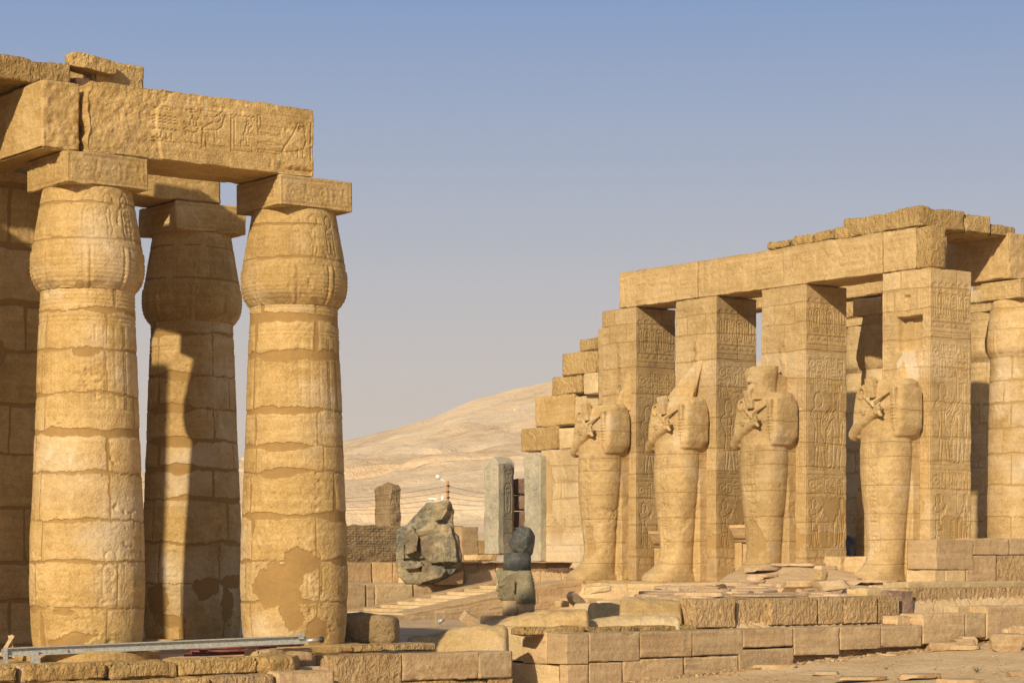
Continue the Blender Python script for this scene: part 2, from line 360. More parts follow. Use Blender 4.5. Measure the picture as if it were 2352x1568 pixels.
def cartouche(c, x, y, w_, h_, rng, wd=0.03, d=0.02, names=None):
    c.glyph('cart', x, y, w_, h_, wd, d); yy = y + h_ * .9
    for g in (names or [rng.choice(['sundot', 'was', 'man', 'water', 'mouth', 'reed', 'throne', 'feather', 'basket']) for _ in range(4)]):
        gh = h_ * (.14 if g in FLATG else .2); yy -= gh * 1.08
        if yy < y + h_ * .1: break
        c.glyph(g, x + w_ * .25, yy, w_ * .5, gh, wd * .85, d)

# ------------------------------------------------------------------ building blocks
def boxgrid(x0, x1, y0, y1, z0, z1, res, er=0):
    n = [max(2, int(math.ceil((b - a) / res)) + 1) for a, b in ((x0, x1), (y0, y1), (z0, z1))]
    ax = [np.linspace(a, b, k) for (a, b), k in zip(((x0, x1), (y0, y1), (z0, z1)), n)]
    if er: ax = [np.concatenate([[q[0]], np.linspace(q[0] + er, q[-1] - er, max(2, len(q) - 1)), [q[-1]]]) for q in ax]; n = [len(q) for q in ax]
    Ps, Fs, tot = [], [], 0
    for axis, side in ((0, 0), (0, 1), (1, 0), (1, 1), (2, 0), (2, 1)):
        u, v = [a for a in (0, 1, 2) if a != axis]
        U, W = np.meshgrid(ax[u], ax[v], indexing='ij'); P = np.zeros((U.size, 3))
        P[:, u] = U.ravel(); P[:, v] = W.ravel(); P[:, axis] = ax[axis][-1 if side else 0]
        f = gridfaces(n[u], n[v])
        flip = (side == 0) != (axis == 1)
        if flip: f = f[:, ::-1]
        Ps.append(P); Fs.append(f + tot); tot += len(P)
    P = np.vstack(Ps); Fc = np.vstack(Fs)
    key = np.round(P * 2e4).astype(np.int64)
    _, idx, inv = np.unique(key, axis=0, return_index=True, return_inverse=True)
    return P[idx], inv.ravel()[Fc]
def block(name, x0, x1, y0, y1, z0, z1, mat='sand_warm', res=0.05, rough=0.012, er=0.03, chip=0.05, seed=0,
          relief=None, fn=None, parent=None, shear=None, rfreq=2.5, big=0.0):
    """Hewn ashlar: rounded, chipped edges, uneven faces; relief = {'-x': Canvas, '-y': Canvas}; fn(P)->(disp, mask)."""
    lo = np.array([x0, y0, z0]); hi = np.array([x1, y1, z1]); er = min(er, 0.2 * (hi - lo).min())
    P, Fc = boxgrid(x0, x1, y0, y1, z0, z1, res, er)
    q = np.clip(P, lo + er, hi - er); d = P - q; L = np.linalg.norm(d, axis=1, keepdims=True); n = d / np.maximum(L, 1e-9)
    V = q + n * er
    edge = 1 - np.abs(n).max(1)
    S = P + seed * 7.31
    disp = fbm(S * rfreq, 4, seed) * rough
    disp += -np.maximum(0, fbm(S * 1.7, 4, seed + 5) + 0.1) * chip * 3.0 * sm(0.0, 0.25, edge)
    de = np.sort(np.minimum(P - lo, hi - P), axis=1)[:, 1]
    disp += -np.maximum(0, fbm(S * 2.3, 4, seed + 9)) ** 1.3 * chip * 2.2 * np.exp(-de / (chip * 2.0 + 1e-6))
    if big: disp += np.minimum(0, fbm(S * 0.9, 3, seed + 3) - 0.05) * big
    mask = np.zeros((len(P), 3))
    if relief:
        for f, c in relief.items():
            a, s_ = 'xyz'.index(f[1]), -1 if f[0] == '-' else 1
            sel = (np.abs(P[:, a] - (lo if s_ < 0 else hi)[a]) < 1e-6)
            o = 1 - a
            u = (P[sel, o] - lo[o]) if f in ('-y', '+x') else (hi[o] - P[sel, o])
            disp[sel] += c.at(u, P[sel, 2] - z0)
    if fn is not None:
        dd, mm = fn(P); disp += dd; mask = mm
    V = V + n * disp[:, None]
    if shear is not None: V = shear(V, lo, hi)
    return mk(name, V, Fc, mat, parent, mask)
def courses(zs, ylist, wob=0.02, th=0.02, seed=0, depth=0.012, patches=()):
    """mortar joints: zs = course heights, ylist = joints along the wall per course, alternating."""
    def fn(P):
        h = (P[:, 0] + P[:, 1]); z = P[:, 2]
        Q = np.stack([h, z, h * 0], 1)
        wv = fbm(Q * 1.6, 3, seed) * wob; tn = th * (1 + 1.3 * fbm(Q * 0.9, 3, seed + 4)) + 0.004
        m = np.zeros(len(P))
        for zc in zs: m = np.maximum(m, 1 - sm(0.6, 1.4, np.abs(z + wv - zc) / np.maximum(tn, .004)))
        for i, (za, zb) in enumerate(zip(zs[:-1], zs[1:])):
            for yj in ylist[i % len(ylist)]:
                m = np.maximum(m, (1 - sm(0.6, 1.4, np.abs(h + wv * 0.7 - yj) / np.maximum(tn * .7, .004))) * (z > za) * (z < zb))
        for (hc, zc, rh, rz) in patches:
            r = np.hypot((h - hc) / rh, (z - zc) / rz) + fbm(Q * 2.2 + hc, 5, seed + 20, .65) * 1.2
            m = np.maximum(m, 1 - sm(.93, 1.03, r))
        gr = fbm(P * 0.7, 4, seed + 31)
        ci = np.searchsorted(np.array(zs), z + wv); cj = np.zeros(len(P))
        for i in range(len(zs)):
            jl = np.array(sorted(ylist[(i - 1) % len(ylist)])); sel = ci == i
            if len(jl): cj[sel] = np.searchsorted(jl, h[sel])
        tone = n3(np.stack([ci * 7.3 + .5, cj * 5.1 + .5, ci * 0 + seed + .5], 1), 77) * (1 - m)
        return -m * depth, np.stack([m, np.clip(gr - 0.35, 0, 1) * 0.8 + np.clip(tone, 0, 1) * .30, np.clip(-gr - 0.3, 0, 1) + np.clip(-tone, 0, 1) * .45], 1)
    return fn
def weather(seed=0, g=0.0, bl=0.0):
    def fn(P):
        a = fbm(P * 0.8, 4, seed); return np.zeros(len(P)), np.stack([a * 0, np.clip(a - .2, 0, 1) * g, np.clip(-a - .15, 0, 1) * bl], 1)
    return fn
def boxes(name, specs, mat, parent=None, bev=0.004, label=None, cat=None, group=None):
    """joined plain bevelled boxes: each (center, size, euler)"""
    V, Fc = [], []
    for c, s_, e in specs:
        R = Matrix.Identity(3) if e is None else __import__('mathutils').Euler(e).to_matrix()
        P, f = boxgrid(-s_[0] / 2, s_[0] / 2, -s_[1] / 2, s_[1] / 2, -s_[2] / 2, s_[2] / 2, max(s_) / 2.01)
        P = P @ np.array(R).T + np.array(c); Fc.append(f + sum(len(v) for v in V)); V.append(P)
    o = mk(name, np.vstack(V), np.vstack(Fc), mat, parent, smooth=False)
    return prop(o, label, cat, group) if label else o
def tube(name, pts, r, mat, parent=None, n=10, hollow=False, cap=True):
    V, Fc = [], []; pts = [Vector(p) for p in pts]
    rr = r if isinstance(r, (list, tuple)) else [r] * len(pts)
    for i, p in enumerate(pts):
        d = (pts[min(i + 1, len(pts) - 1)] - pts[max(i - 1, 0)]).normalized()
        a = d.cross(Vector((0, 0, 1)));
        if a.length < 0.05: a = d.cross(Vector((1, 0, 0)))
        a.normalize(); b = d.cross(a)
        for j in range(n):
            t = 2 * math.pi * j / n; V.append(p + (a * math.cos(t) + b * math.sin(t)) * rr[i])
    for i in range(len(pts) - 1):
        for j in range(n): Fc.append((i * n + j, i * n + (j + 1) % n, (i + 1) * n + (j + 1) % n, (i + 1) * n + j))
    if cap and not hollow: Fc.append(tuple(range(n))[::-1]); Fc.append(tuple((len(pts) - 1) * n + j for j in range(n)))
    return mk(name, np.array([tuple(v) for v in V]), Fc, mat, parent)
def rock(name, c, size, mat, seed=0, rot=0.0, cuts=9, rough=0.06, res=18, parent=None, flat=0.5, tilt=0.0):
    P, Fc = boxgrid(-1, 1, -1, 1, -1, 1, 2.0 / res)
    P = P / (np.abs(P) ** 5).sum(1)[:, None] ** (1 / 5)
    rng = np.random.RandomState(seed)
    P = P * np.array(size) / 2
    for i in range(cuts):
        n = rng.normal(size=3); n[2] *= flat; n /= np.linalg.norm(n)
        dmax = (P @ n).max() * rng.uniform(0.62, 0.9); e = np.maximum(0, P @ n - dmax); P = P - n * e[:, None]
    s_ = min(size); P += (P / (np.linalg.norm(P, axis=1, keepdims=True) + 1e-6)) * (fbm(P / s_ * 2.2 + seed * 3.3, 5, seed) * rough * s_ * 2)[:, None]
    ct, st = math.cos(tilt), math.sin(tilt); P = np.stack([P[:, 0] * ct - P[:, 2] * st, P[:, 1], P[:, 0] * st + P[:, 2] * ct], 1)
    cr, sr = math.cos(rot), math.sin(rot); P = np.stack([P[:, 0] * cr - P[:, 1] * sr, P[:, 0] * sr + P[:, 1] * cr, P[:, 2]], 1)
    P[:, 2] -= P[:, 2].min(); P += np.array(c)
    return mk(name, P, Fc, mat, parent, mask=weather(seed, .6, .6)(P)[1])
def remesh(pieces, voxel, smooth_it=4):
    """union of closed primitives into one continuous surface"""
    V, Fc, tot = [], [], 0
    for P, f in pieces:
        V.append(P); Fc += [tuple(int(i) + tot for i in q) for q in f]; tot += len(P)
    me = bpy.data.meshes.new('tmp'); me.from_pydata([tuple(p) for p in np.vstack(V)], [], Fc); me.update()
    o = bpy.data.objects.new('tmp', me); COL.objects.link(o)
    m = o.modifiers.new('r', 'REMESH'); m.mode = 'VOXEL'; m.voxel_size = voxel; m.use_smooth_shade = True
    if smooth_it:
        s_ = o.modifiers.new('s', 'SMOOTH'); s_.factor = 0.5; s_.iterations = smooth_it
    dg = bpy.context.evaluated_depsgraph_get(); ev = o.evaluated_get(dg); em = ev.to_mesh()
    n = len(em.vertices); co = np.zeros(n * 3, np.float32); em.vertices.foreach_get('co', co)
    nr = np.zeros(n * 3, np.float32); em.vertices.foreach_get('normal', nr)
    F4 = [tuple(p.vertices) for p in em.polygons]
    ev.to_mesh_clear(); bpy.data.objects.remove(o); bpy.data.meshes.remove(me)
    if all(len(f) == 4 for f in F4): F4 = np.array(F4)
    return co.reshape(-1, 3).astype(float), nr.reshape(-1, 3).astype(float), F4
def p_loft(rings, n=40, e=2.4):
    """rings: (z, cx, cy, ax, ay[, exponent])"""
    V = []
    for r in rings:
        ex = r[5] if len(r) > 5 else e
        for j in range(n):
            t = 2 * math.pi * j / n; c, s_ = math.cos(t), math.sin(t)
            V.append((r[1] + r[3] * math.copysign(abs(c) ** (2 / ex), c), r[2] + r[4] * math.copysign(abs(s_) ** (2 / ex), s_), r[0]))
    Fc = []
    for i in range(len(rings) - 1):
        for j in range(n): Fc.append((i * n + j, i * n + (j + 1) % n, (i + 1) * n + (j + 1) % n, (i + 1) * n + j))
    Fc.append(tuple(range(n))[::-1]); Fc.append(tuple((len(rings) - 1) * n + j for j in range(n)))
    return np.array(V), Fc
def p_cap(a, b, ra, rb, n=16, flat=1.0):
    a, b = Vector(a), Vector(b); d = (b - a).normalized(); u = d.cross(Vector((0.01, 0.02, 1))).normalized(); v = d.cross(u)
    V, Fc = [], []; rings = []
    for t in (-80, -50, -20): rings.append((a + d * ra * math.sin(rad(t)), ra * math.cos(rad(t))))
    rings.append((a, ra)); rings.append((b, rb))
    for t in (20, 50, 80): rings.append((b + d * rb * math.sin(rad(t)), rb * math.cos(rad(t))))
    for c, r in rings:
        for j in range(n):
            t = 2 * math.pi * j / n; V.append(tuple(c + u * r * math.cos(t) * flat + v * r * math.sin(t)))
    for i in range(len(rings) - 1):
        for j in range(n): Fc.append((i * n + j, i * n + (j + 1) % n, (i + 1) * n + (j + 1) % n, (i + 1) * n + j))
    Fc.append(tuple(range(n))[::-1]); Fc.append(tuple((len(rings) - 1) * n + j for j in range(n)))
    return np.array(V), Fc
def p_box(c, s_, e=(0, 0, 0)):
    from mathutils import Euler
    R = np.array(Euler(e).to_matrix()); P, f = boxgrid(-s_[0] / 2, s_[0] / 2, -s_[1] / 2, s_[1] / 2, -s_[2] / 2, s_[2] / 2, max(s_) / 1.01)
    return P @ R.T + np.array(c), f
def p_hull(pts):
    import bmesh
    bm = bmesh.new()
    for p in pts: bm.verts.new(p)
    r = bmesh.ops.convex_hull(bm, input=bm.verts)
    bad = [g for g in r['geom_interior'] if isinstance(g, bmesh.types.BMVert)]
    if bad: bmesh.ops.delete(bm, geom=bad, context='VERTS')
    bm.verts.ensure_lookup_table(); bm.verts.index_update()
    V = np.array([tuple(v.co) for v in bm.verts]); Fc = [tuple(v.index for v in f.verts) for f in bm.faces]; bm.free()
    return V, Fc
# ================================================================== GROUND AND HILL (setting)
def gz(x, y):
    x = np.asarray(x, float); y = np.asarray(y, float)
    z = np.full(x.shape, -0.38)                                        # sunken court
    fore = np.clip(-1.12 + (x - 30) * 0.052, -1.25, -0.2)              # outside, in front of the kerb walls
    m_f = 1 - sm(0, .25, y - np.where(x < 30.3, 40.7 + 0 * x, 38.4)); z = z * (1 - m_f) + fore * m_f
    m1 = sm(30.3, 30.55, x) * sm(38.4, 38.65, y) * (1 - sm(43.5, 46.5, y - (x - 36) * 0.6)); z = z * (1 - m1) - 0.02 * m1
    e = 35.9 + np.clip(y - 44, 0, 10) * 1.25                           # west edge of the raised portico terrace
    m2 = sm(0, 1.2, x - e) * sm(40.4, 40.7, y) * (1 - sm(62, 66, y)); z = z * (1 - m2) + (0.62 + 0.15 * sm(42, 50, y)) * m2
    mound = 0.62 * np.exp(-(((x - 49.6) / 3.0) ** 2 + ((y - 51.6) / 2.3) ** 2)) * m2
    z = z + mound
    m3 = sm(47.9, 48.3, x) * sm(66.5, 67.2, y); z = z * (1 - m3) + 1.4 * m3
    m4 = sm(71.2, 71.6, y); z = z * (1 - m4) + 1.38 * m4
    m5 = sm(57.5, 58.5, x) * sm(38.3, 40, y); z = z * (1 - m5) + 0.9 * m5
    far = np.hypot(x, y); z = z + sm(115, 320, far) * (1.6 - z) * 0 
    z = z * 1.0 + 0.05 * sm(120, 200, far)
    return z
aZ = np.concatenate([np.linspace(-80, 30, 12), np.arange(34, 90, 0.17), np.linspace(91, 330, 60), np.linspace(360, 3000, 24)])
aX = np.concatenate([np.linspace(-1800, -40, 16), np.linspace(-36, -16, 30), np.arange(-15.7, 18, 0.17), np.linspace(19, 40, 30), np.linspace(48, 1800, 16)])
ZZ, XX = np.meshgrid(aZ, aX, indexing='ij'); gx, gy = 0.8 * XX + 0.6 * ZZ, -0.6 * XX + 0.8 * ZZ
g0 = gz(gx, gy); G3 = np.stack([gx.ravel(), gy.ravel(), gx.ravel() * 0], 1)
near = (sm(30, 38, ZZ) * (1 - sm(95, 120, ZZ))).ravel()
g0 = g0.ravel() + fbm(G3 * 1.3, 5, 3) * 0.035 * near + fbm(G3 * 0.3, 3, 8) * 0.05 * near
f_ = gridfaces(len(aZ), len(aX))
m, t, b = newmat('ground'); L = t.links
tc = N(t, 'ShaderNodeTexCoord')
def gn(sc, de=6, ro=0.6, di=0.0):
    n = N(t, 'ShaderNodeTexNoise', Scale=sc, Detail=de, Roughness=ro, Distortion=di); L.new(tc.outputs['Object'], n.inputs['Vector']); return n.outputs[0]
s_ = mth(t, 'ADD', mth(t, 'MULTIPLY', gn(0.5), .5), mth(t, 'MULTIPLY', gn(5, 8, .7), .5))
c_ = ramp(t, s_, [(.34, (.46, .305, .15)), (.5, (.64, .445, .235)), (.64, (.75, .555, .325))]).outputs[0]
vo = N(t, 'ShaderNodeTexVoronoi', Scale=1.1, feature='DISTANCE_TO_EDGE'); L.new(tc.outputs['Object'], vo.inputs['Vector'])
cr = ramp(t, vo.outputs['Distance'], [(0.0, (1, 1, 1)), (.035, (0, 0, 0))]).outputs[0]
pt = N(t, 'ShaderNodeAttribute', attribute_name='mask'); sp_ = N(t, 'ShaderNodeSeparateColor'); L.new(pt.outputs['Color'], sp_.inputs[0])
c_ = mixc(t, mth(t, 'MULTIPLY', cr, mth(t, 'MULTIPLY', sp_.outputs[0], .6)), c_, (.2, .13, .07))
c_ = mixc(t, mth(t, 'MULTIPLY', sp_.outputs[0], .45), c_, (.45, .34, .235))
pb = ramp(t, gn(45, 3, .6), [(.66, (0, 0, 0)), (.72, (1, 1, 1))]).outputs[0]
c_ = mixc(t, mth(t, 'MULTIPLY', pb, .5), c_, (.72, .62, .47))
L.new(c_, b.inputs['Base Color']); b.inputs['Roughness'].default_value = .95; b.inputs['Specular IOR Level'].default_value = .1
bp = N(t, 'ShaderNodeBump', Strength=.8, Distance=.06); L.new(mth(t, 'ADD', gn(6, 9, .7), mth(t, 'MULTIPLY', cr, -.3)), bp.inputs['Height']); L.new(bp.outputs[0], b.inputs['Normal'])
court = ((g0 < -0.2) & (gy.ravel() > 40)) * 1.0
prop(mk('ground', np.stack([gx.ravel(), gy.ravel(), g0], 1), f_[:, ::-1], 'ground', mask=np.stack([court, court * 0, court * 0], 1), origin=(0, 0, 0)), kind='structure')

# desert hill behind the temple
hX = np.linspace(-420, 420, 420); hZ = np.concatenate([np.linspace(150, 420, 190), np.linspace(424, 900, 110)])
HZ, HX = np.meshgrid(hZ, hX, indexing='ij')
cx_ = np.array([-600, -133, -73, -46, -31, -20, -10, 1.6, 10, 40, 95, 140, 420]); cy_ = np.array([9, 18, 25.5, 31, 34.8, 38.2, 42.4, 45, 46.8, 51.5, 55, 57, 60]) + 1.0
HXs = HX * (620 / np.maximum(HZ, 300)); crest = np.interp(HX, cx_, cy_)
Q = np.stack([HX.ravel() / 40, HZ.ravel() / 40, HX.ravel() * 0], 1)
nz1 = fbm(Q, 5, 41).reshape(HX.shape); nz2 = fbm(Q * 3.2, 5, 47).reshape(HX.shape); nz3 = fbm(Q * np.array([2.2, .5, 1]), 4, 52).reshape(HX.shape)
Zw = HZ + nz1 * 22 + np.clip(-HX, 0, 200) * 0.08
prof = np.interp(Zw, [150, 215, 268, 283, 291, 315, 345, 352, 400, 470, 478, 540, 620, 700, 900], [-1.5, 2.0, 5.6, 6.4, 9.8, 11.6, 13.6, 15.4, 20.5, 28, 29.4, 36.5, 47, 43, 20]) / 47.0
hz = prof * crest + (nz2 * 1.7 + nz3 * .9 - np.abs(nz1) * 1.5 + .3) * sm(205, 300, HZ) * (1 - 0.72 * sm(500, 600, HZ))
gul = np.abs(fbm(np.stack([(HX / 13 + HZ / 60).ravel(), (HZ / 90).ravel(), HX.ravel() * 0], 1), 4, 61).reshape(HX.shape)); hz -= (1 - sm(0, .16, gul)) * 1.0 * sm(300, 360, HZ) * (1 - .8 * sm(480, 590, HZ))
ledge = fbm(np.stack([(HX / 50).ravel(), (HZ / 25).ravel(), HX.ravel() * 0], 1), 3, 66).reshape(HX.shape); hz += 2.4 * sm(.02, .10, ledge + .25 * sm(0, -60, HX)) * sm(290, 330, HZ) * (1 - sm(400, 470, HZ))
hx, hy = 0.8 * HX + 0.6 * HZ, -0.6 * HX + 0.8 * HZ
m, t, b = newmat('hill'); L = t.links; tc = N(t, 'ShaderNodeTexCoord')
def gn(sc, de=6, ro=0.6, di=0.0, mp=None):
    n = N(t, 'ShaderNodeTexNoise', Scale=sc, Detail=de, Roughness=ro, Distortion=di)
    if mp:
        q = N(t, 'ShaderNodeMapping'); q.inputs['Scale'].default_value = mp; L.new(tc.outputs['Object'], q.inputs[0]); L.new(q.outputs[0], n.inputs['Vector'])
    else: L.new(tc.outputs['Object'], n.inputs['Vector'])
    return n.outputs[0]
s_ = mth(t, 'ADD', mth(t, 'MULTIPLY', gn(.022, 8, .65, .5), .6), mth(t, 'MULTIPLY', gn(.2, 9, .75, 0, (1, 1, 3)), .4))
c_ = ramp(t, s_, [(.36, (.60, .40, .22)), (.46, (.84, .61, .365)), (.58, (.95, .74, .48))]).outputs[0]
dk = ramp(t, gn(.16, 8, .75, .3, (.6, .6, 2.4)), [(.31, (1, 1, 1)), (.40, (0, 0, 0))]).outputs[0]
c_ = mixc(t, mth(t, 'MULTIPLY', dk, .5), c_, (.33, .23, .14))
L.new(c_, b.inputs['Base Color']); b.inputs['Roughness'].default_value = .95; b.inputs['Specular IOR Level'].default_value = .05
bp = N(t, 'ShaderNodeBump', Strength=.8, Distance=1.5); L.new(gn(.35, 10, .7), bp.inputs['Height']); L.new(bp.outputs[0], b.inputs['Normal'])
prop(mk('hill', np.stack([hx.ravel(), hy.ravel(), hz.ravel()], 1), gridfaces(len(hZ), len(hX))[:, ::-1], 'hill', origin=(0, 0, 0)), kind='structure')

rg_ = np.random.RandomState(3)
for i in range(16):
    a_, b_ = rg_.randint(165, 262), rg_.randint(120, 235)
    if i > 10: a_ = rg_.randint(255, 264)
    s_ = rg_.uniform(2.0, 4.6)
    prop(rock('hill_boulder', (hx[a_, b_], hy[a_, b_], hz[a_, b_] - s_ * .25), (s_, s_ * .8, s_ * .55), 'hill', 900 + i, rg_.uniform(0, 3), 8, .1, 8), 'weathered boulder sticking out of the desert hillside', 'boulder', 'boulders scattered over the hillside')
# ================================================================== PAPYRUS COLUMNS
SH = np.array([(0, .955), (.25, .985), (.45, 1.0), (.75, 1.018), (1.10, 1.03), (1.5, 1.03), (1.89, 1.022), (3.06, .968), (4.0, .93), (4.63, .912), (5.4, .882), (6.0, .858), (6.42, .845)])
CP = np.array([(0, .845), (.03, .875), (.08, .92), (.16, .968), (.30, 1.003), (.45, 1.012), (.60, 1.005), (.8, .977), (1.1, .925), (1.35, .88), (1.6, .836), (1.81, .80)])
AB = 1.62
def column(cx, cy, label, z0=0.0, sh=6.42, joints=(), vj=(), blobs=(), rough_blobs=(), seed=1, res=0.024, mat='sand_gold', group=None, ab_h=0.58, base=True, ab_relief=True, paint=0.0):
    Zc = 0.6 * cx + 0.8 * cy; phi0 = math.atan2(-cy, -cx); rng = random.Random(seed)
    root = base_empty('papyrus_column', (cx, cy, z0), label, 'column', group)
    k = sh / 6.42; nth = int(2 * math.pi * 1.0 / res)
    th = np.linspace(0, 2 * math.pi, nth, endpoint=False)
    def surf(name, zr, prof, canvas, jf, zb):
        TH, ZR = np.meshgrid(th, zr, indexing='ij'); R = np.interp(ZR, prof[:, 0], prof[:, 1])
        kern = np.ones(5) / 5; Rp = np.pad(R[0], 2, mode='edge'); R1 = np.convolve(Rp, kern, 'valid'); R = np.broadcast_to(R1, R.shape)
        A = TH.ravel(); Zr = ZR.ravel(); Rr = R.ravel().copy()
        P = np.stack([cx + Rr * np.cos(A + phi0 - math.pi), cy + Rr * np.sin(A + phi0 - math.pi), zb + Zr], 1)
        u = A * 1.0; d = canvas.at(u, Zr)
        dj, mk_ = jf(P, A - math.pi, Zr)
        Rr = Rr + d * (1 - 0.85 * mk_[:, 0]) + dj
        P[:, 0] = cx + Rr * np.cos(A + phi0 - math.pi); P[:, 1] = cy + Rr * np.sin(A + phi0 - math.pi)
        Fc = gridfaces(nth, len(zr), wrap=True)
        return mk(name, P, Fc, mat, root, mk_)
    W = 2 * math.pi
    # shaft carving: bands under the capital, fluted panel, cartouches and lotus leaves at the foot
    c = Canvas(W, sh + .1, 0.012)
    for q in (.07, .14, .21, .28, .52, .58): c.line([(0, sh - q), (W, sh - q)], .028, .018)
    u = 0
    top, bot = sh - .66, sh - 2.15 * k
    c.line([(0, bot), (W, bot)], .02, .01)
    while u < W:
        [c.line([(u + q, bot), (u + q, top)], .025, .016) for q in (0, .22, .44, .50)]; u += .70
    u = .1
    while u < W - .3:
        c.glyph('sun', u + .05, 1.55, .24, .24, .030, .024); cartouche(c, u, .85, .33, .68, rng, .028, .022)
        c.glyph('uraeus', u + .36, .95, .14, .6, .02, .012); c.glyph('uraeus', u - .15, .95, .14, .6, .02, .012, True)
        c.glyph('lotus', u - .02, .22, .36, .58, .02, .010); 
        for q in (.42, .5, .58): c.line([(u + q, .25), (u + q + .03, .8)], .014, .006)
        u += .82
    zr = np.arange(0, sh + res * .5, res); zr[-1] = sh
    def jf(P, a, Zr):
        m = np.zeros(len(a)); wv = fbm(P * 1.5, 4, seed) * .05 + fbm(P * 5, 4, seed + 2, .65) * .05; tn = np.maximum(.013, .026 + .06 * fbm(P * 1.1, 3, seed + 4) + .09 * sm(.12, .5, fbm(P * .8 + 9, 3, seed + 6)))
        zs = [0] + list(joints) + [sh + .2]
        for zc in joints: m = np.maximum(m, 1 - sm(.75, 1.15, np.abs(Zr + wv - zc) / tn))
        for i, (za, zb) in enumerate(zip(zs[:-1], zs[1:])):
            for aj in (vj[i % len(vj)] if vj else ()):
                m = np.maximum(m, (1 - sm(.75, 1.15, np.abs((a - aj + wv * .6)) / np.maximum(tn * .55, .012))) * (Zr > za) * (Zr < zb))
        for (xd, yd, rx, ry) in blobs:
            ac = math.asin(max(-.99, min(.99, (xd - (1176 + F * (0.8 * cx - 0.6 * cy) / Zc)) / F * Zc / 1.0))); zc = zz(yd, Zc - .9) - z0
            ra, rz = rx / F * Zc, ry / F * Zc
            r = np.hypot((a - ac) / (ra * 1.1), (Zr - zc) / rz) + fbm(P * 2.6 + xd, 5, seed + 20, .65) * 1.1
            m = np.maximum(m, 1 - sm(.97, 1.01, r))
        pits = np.maximum(0, fbm(P * 12, 3, seed + 8) - .22) * .09 * sm(-.1, .25, fbm(P * 1.3, 3, seed + 12)); d = -m * .012 - pits * (1 - m) + fbm(P * 9, 3, seed + 7) * .007 * (1 - m) + fbm(P * 1.1, 3, seed + 9) * .012
        for (xd, yd, rx, ry) in rough_blobs:
            ac = math.asin(max(-.99, min(.99, (xd - (1176 + F * (0.8 * cx - 0.6 * cy) / Zc)) / F * Zc / 1.0))); zc = zz(yd, Zc - .9) - z0
            r = np.hypot((a - ac) / (rx / F * Zc * 1.1), (Zr - zc) / (ry / F * Zc)) + fbm(P * 2, 3, seed + 22) * .4
            d = d + (1 - sm(.8, 1.1, r)) * (fbm(P * np.array([11, 11, 15]), 3, seed + 23) * .035 - .01)
        ci = np.searchsorted(np.array(list(joints) + [99.]), Zr + wv); cj = np.array([np.searchsorted(np.array(sorted(vj[int(c_) % len(vj)])), 0) if False else 0 for c_ in ()]) if False else (np.zeros(len(a)) if not vj else sum((ci % len(vj) == q_) * sum((a > aj) * 1.0 for aj in vj[q_]) for q_ in range(len(vj))))
        tone = n3(np.stack([ci * 7.3 + .5, cj * 5.1 + .5, ci * 0 + seed + .5], 1), 77) * (1 - m)
        g = fbm(P * .9, 4, seed + 31)
        stain = np.clip(g - .3, 0, 1) * .5 + np.clip(tone, 0, 1) * .22
        return d, np.stack([m, stain, np.clip(-g - .05 + .12 * (Zr < 4.2), 0, 1) * 1.4 * (1 - m) + np.clip(-tone, 0, 1) * .35], 1)
    surf('shaft', zr, np.stack([SH[:, 0] * k, SH[:, 1]], 1), c, jf, z0)
    # capital
    c2 = Canvas(W, 1.9, 0.012)
    for q in (.10, .17, .24, .31, .38, .45, .52): c2.line([(0, q), (W, q)], .026, .012)
    c2.line([(0, .72), (W, .72)], .02, .010)
    u = 0.0
    while u < W:
        c2.rect(u - .04, 0, u + .04, .72, -.016); c2.line([(u - .07, .0), (u - .07, .72)], .028, .022); c2.line([(u + .07, .0), (u + .07, .72)], .028, .022)
        u += W / 8
    for i in range(15):
        u = .12 + i * W / 15
        c2.glyph('sun', u, 1.45, .24, .24, .028, .022)
        if i % 2: cartouche(c2, u - .01, .86, .26, .58, rng, .026, .022)
        else: c2.glyph('uraeus', u + .02, .86, .2, .58, .028, .022)
    zr2 = np.arange(0, 1.81 + res * .5, res); zr2[-1] = 1.81
    def jc(P, a, Zr):
        m = np.zeros(len(a)); wv = fbm(P * 1.5, 4, seed + 50) * .05; tn = np.maximum(.008, .018 + .04 * fbm(P * .9, 3, seed + 54))
        for zc in (.86, 1.52): m = np.maximum(m, 1 - sm(.7, 1.2, np.abs(Zr + wv - zc) / tn))
        g = fbm(P * .9, 4, seed + 61); low = (1 - sm(.10, .35, Zr)) * (fbm(P * 3, 3, seed + 63) > .05)
        er = sm(.15, .4, fbm(P * 1.2, 3, seed + 66))
        pits = np.maximum(0, fbm(P * 12, 3, seed + 71) - .22) * .08 * sm(-.1, .25, fbm(P * 1.3, 3, seed + 72)); return -m * .008 - pits + fbm(P * 8, 3, seed + 57) * .006 + fbm(P * 1.1, 3, seed + 59) * .01 - er * np.abs(fbm(P * 10, 3, seed + 68)) * .02, np.stack([m, np.clip(low * .35 + paint + np.clip(g - .3, 0, 1) * .6, 0, 1), np.clip(-g - .15, 0, 1) * 1.1], 1)
    surf('capital', zr2, CP, c2, jc, z0 + sh)
    ca = Canvas(AB, ab_h, .012)
    if ab_relief:
        ca.line([(.08, .07), (AB - .08, .07), (AB - .08, ab_h - .07), (.08, ab_h - .07), (.08, .07)], .026, .02)
        x = .2
        for g in ('sundot', 'mouth', 'throne', 'box', 'sundot', 'was', 'water3', 'man'):
            ca.glyph(g, x, .14, .15, .28, .026, .02); x += .165
    h = AB / 2
    block('abacus', cx - h, cx + h, cy - h, cy + h, z0 + sh + 1.81, z0 + sh + 1.81 + ab_h, mat, .027, .012, .02, .03, seed + 70, relief={'-x': ca, '-y': ca}, parent=root, fn=weather(seed, .5, .7))
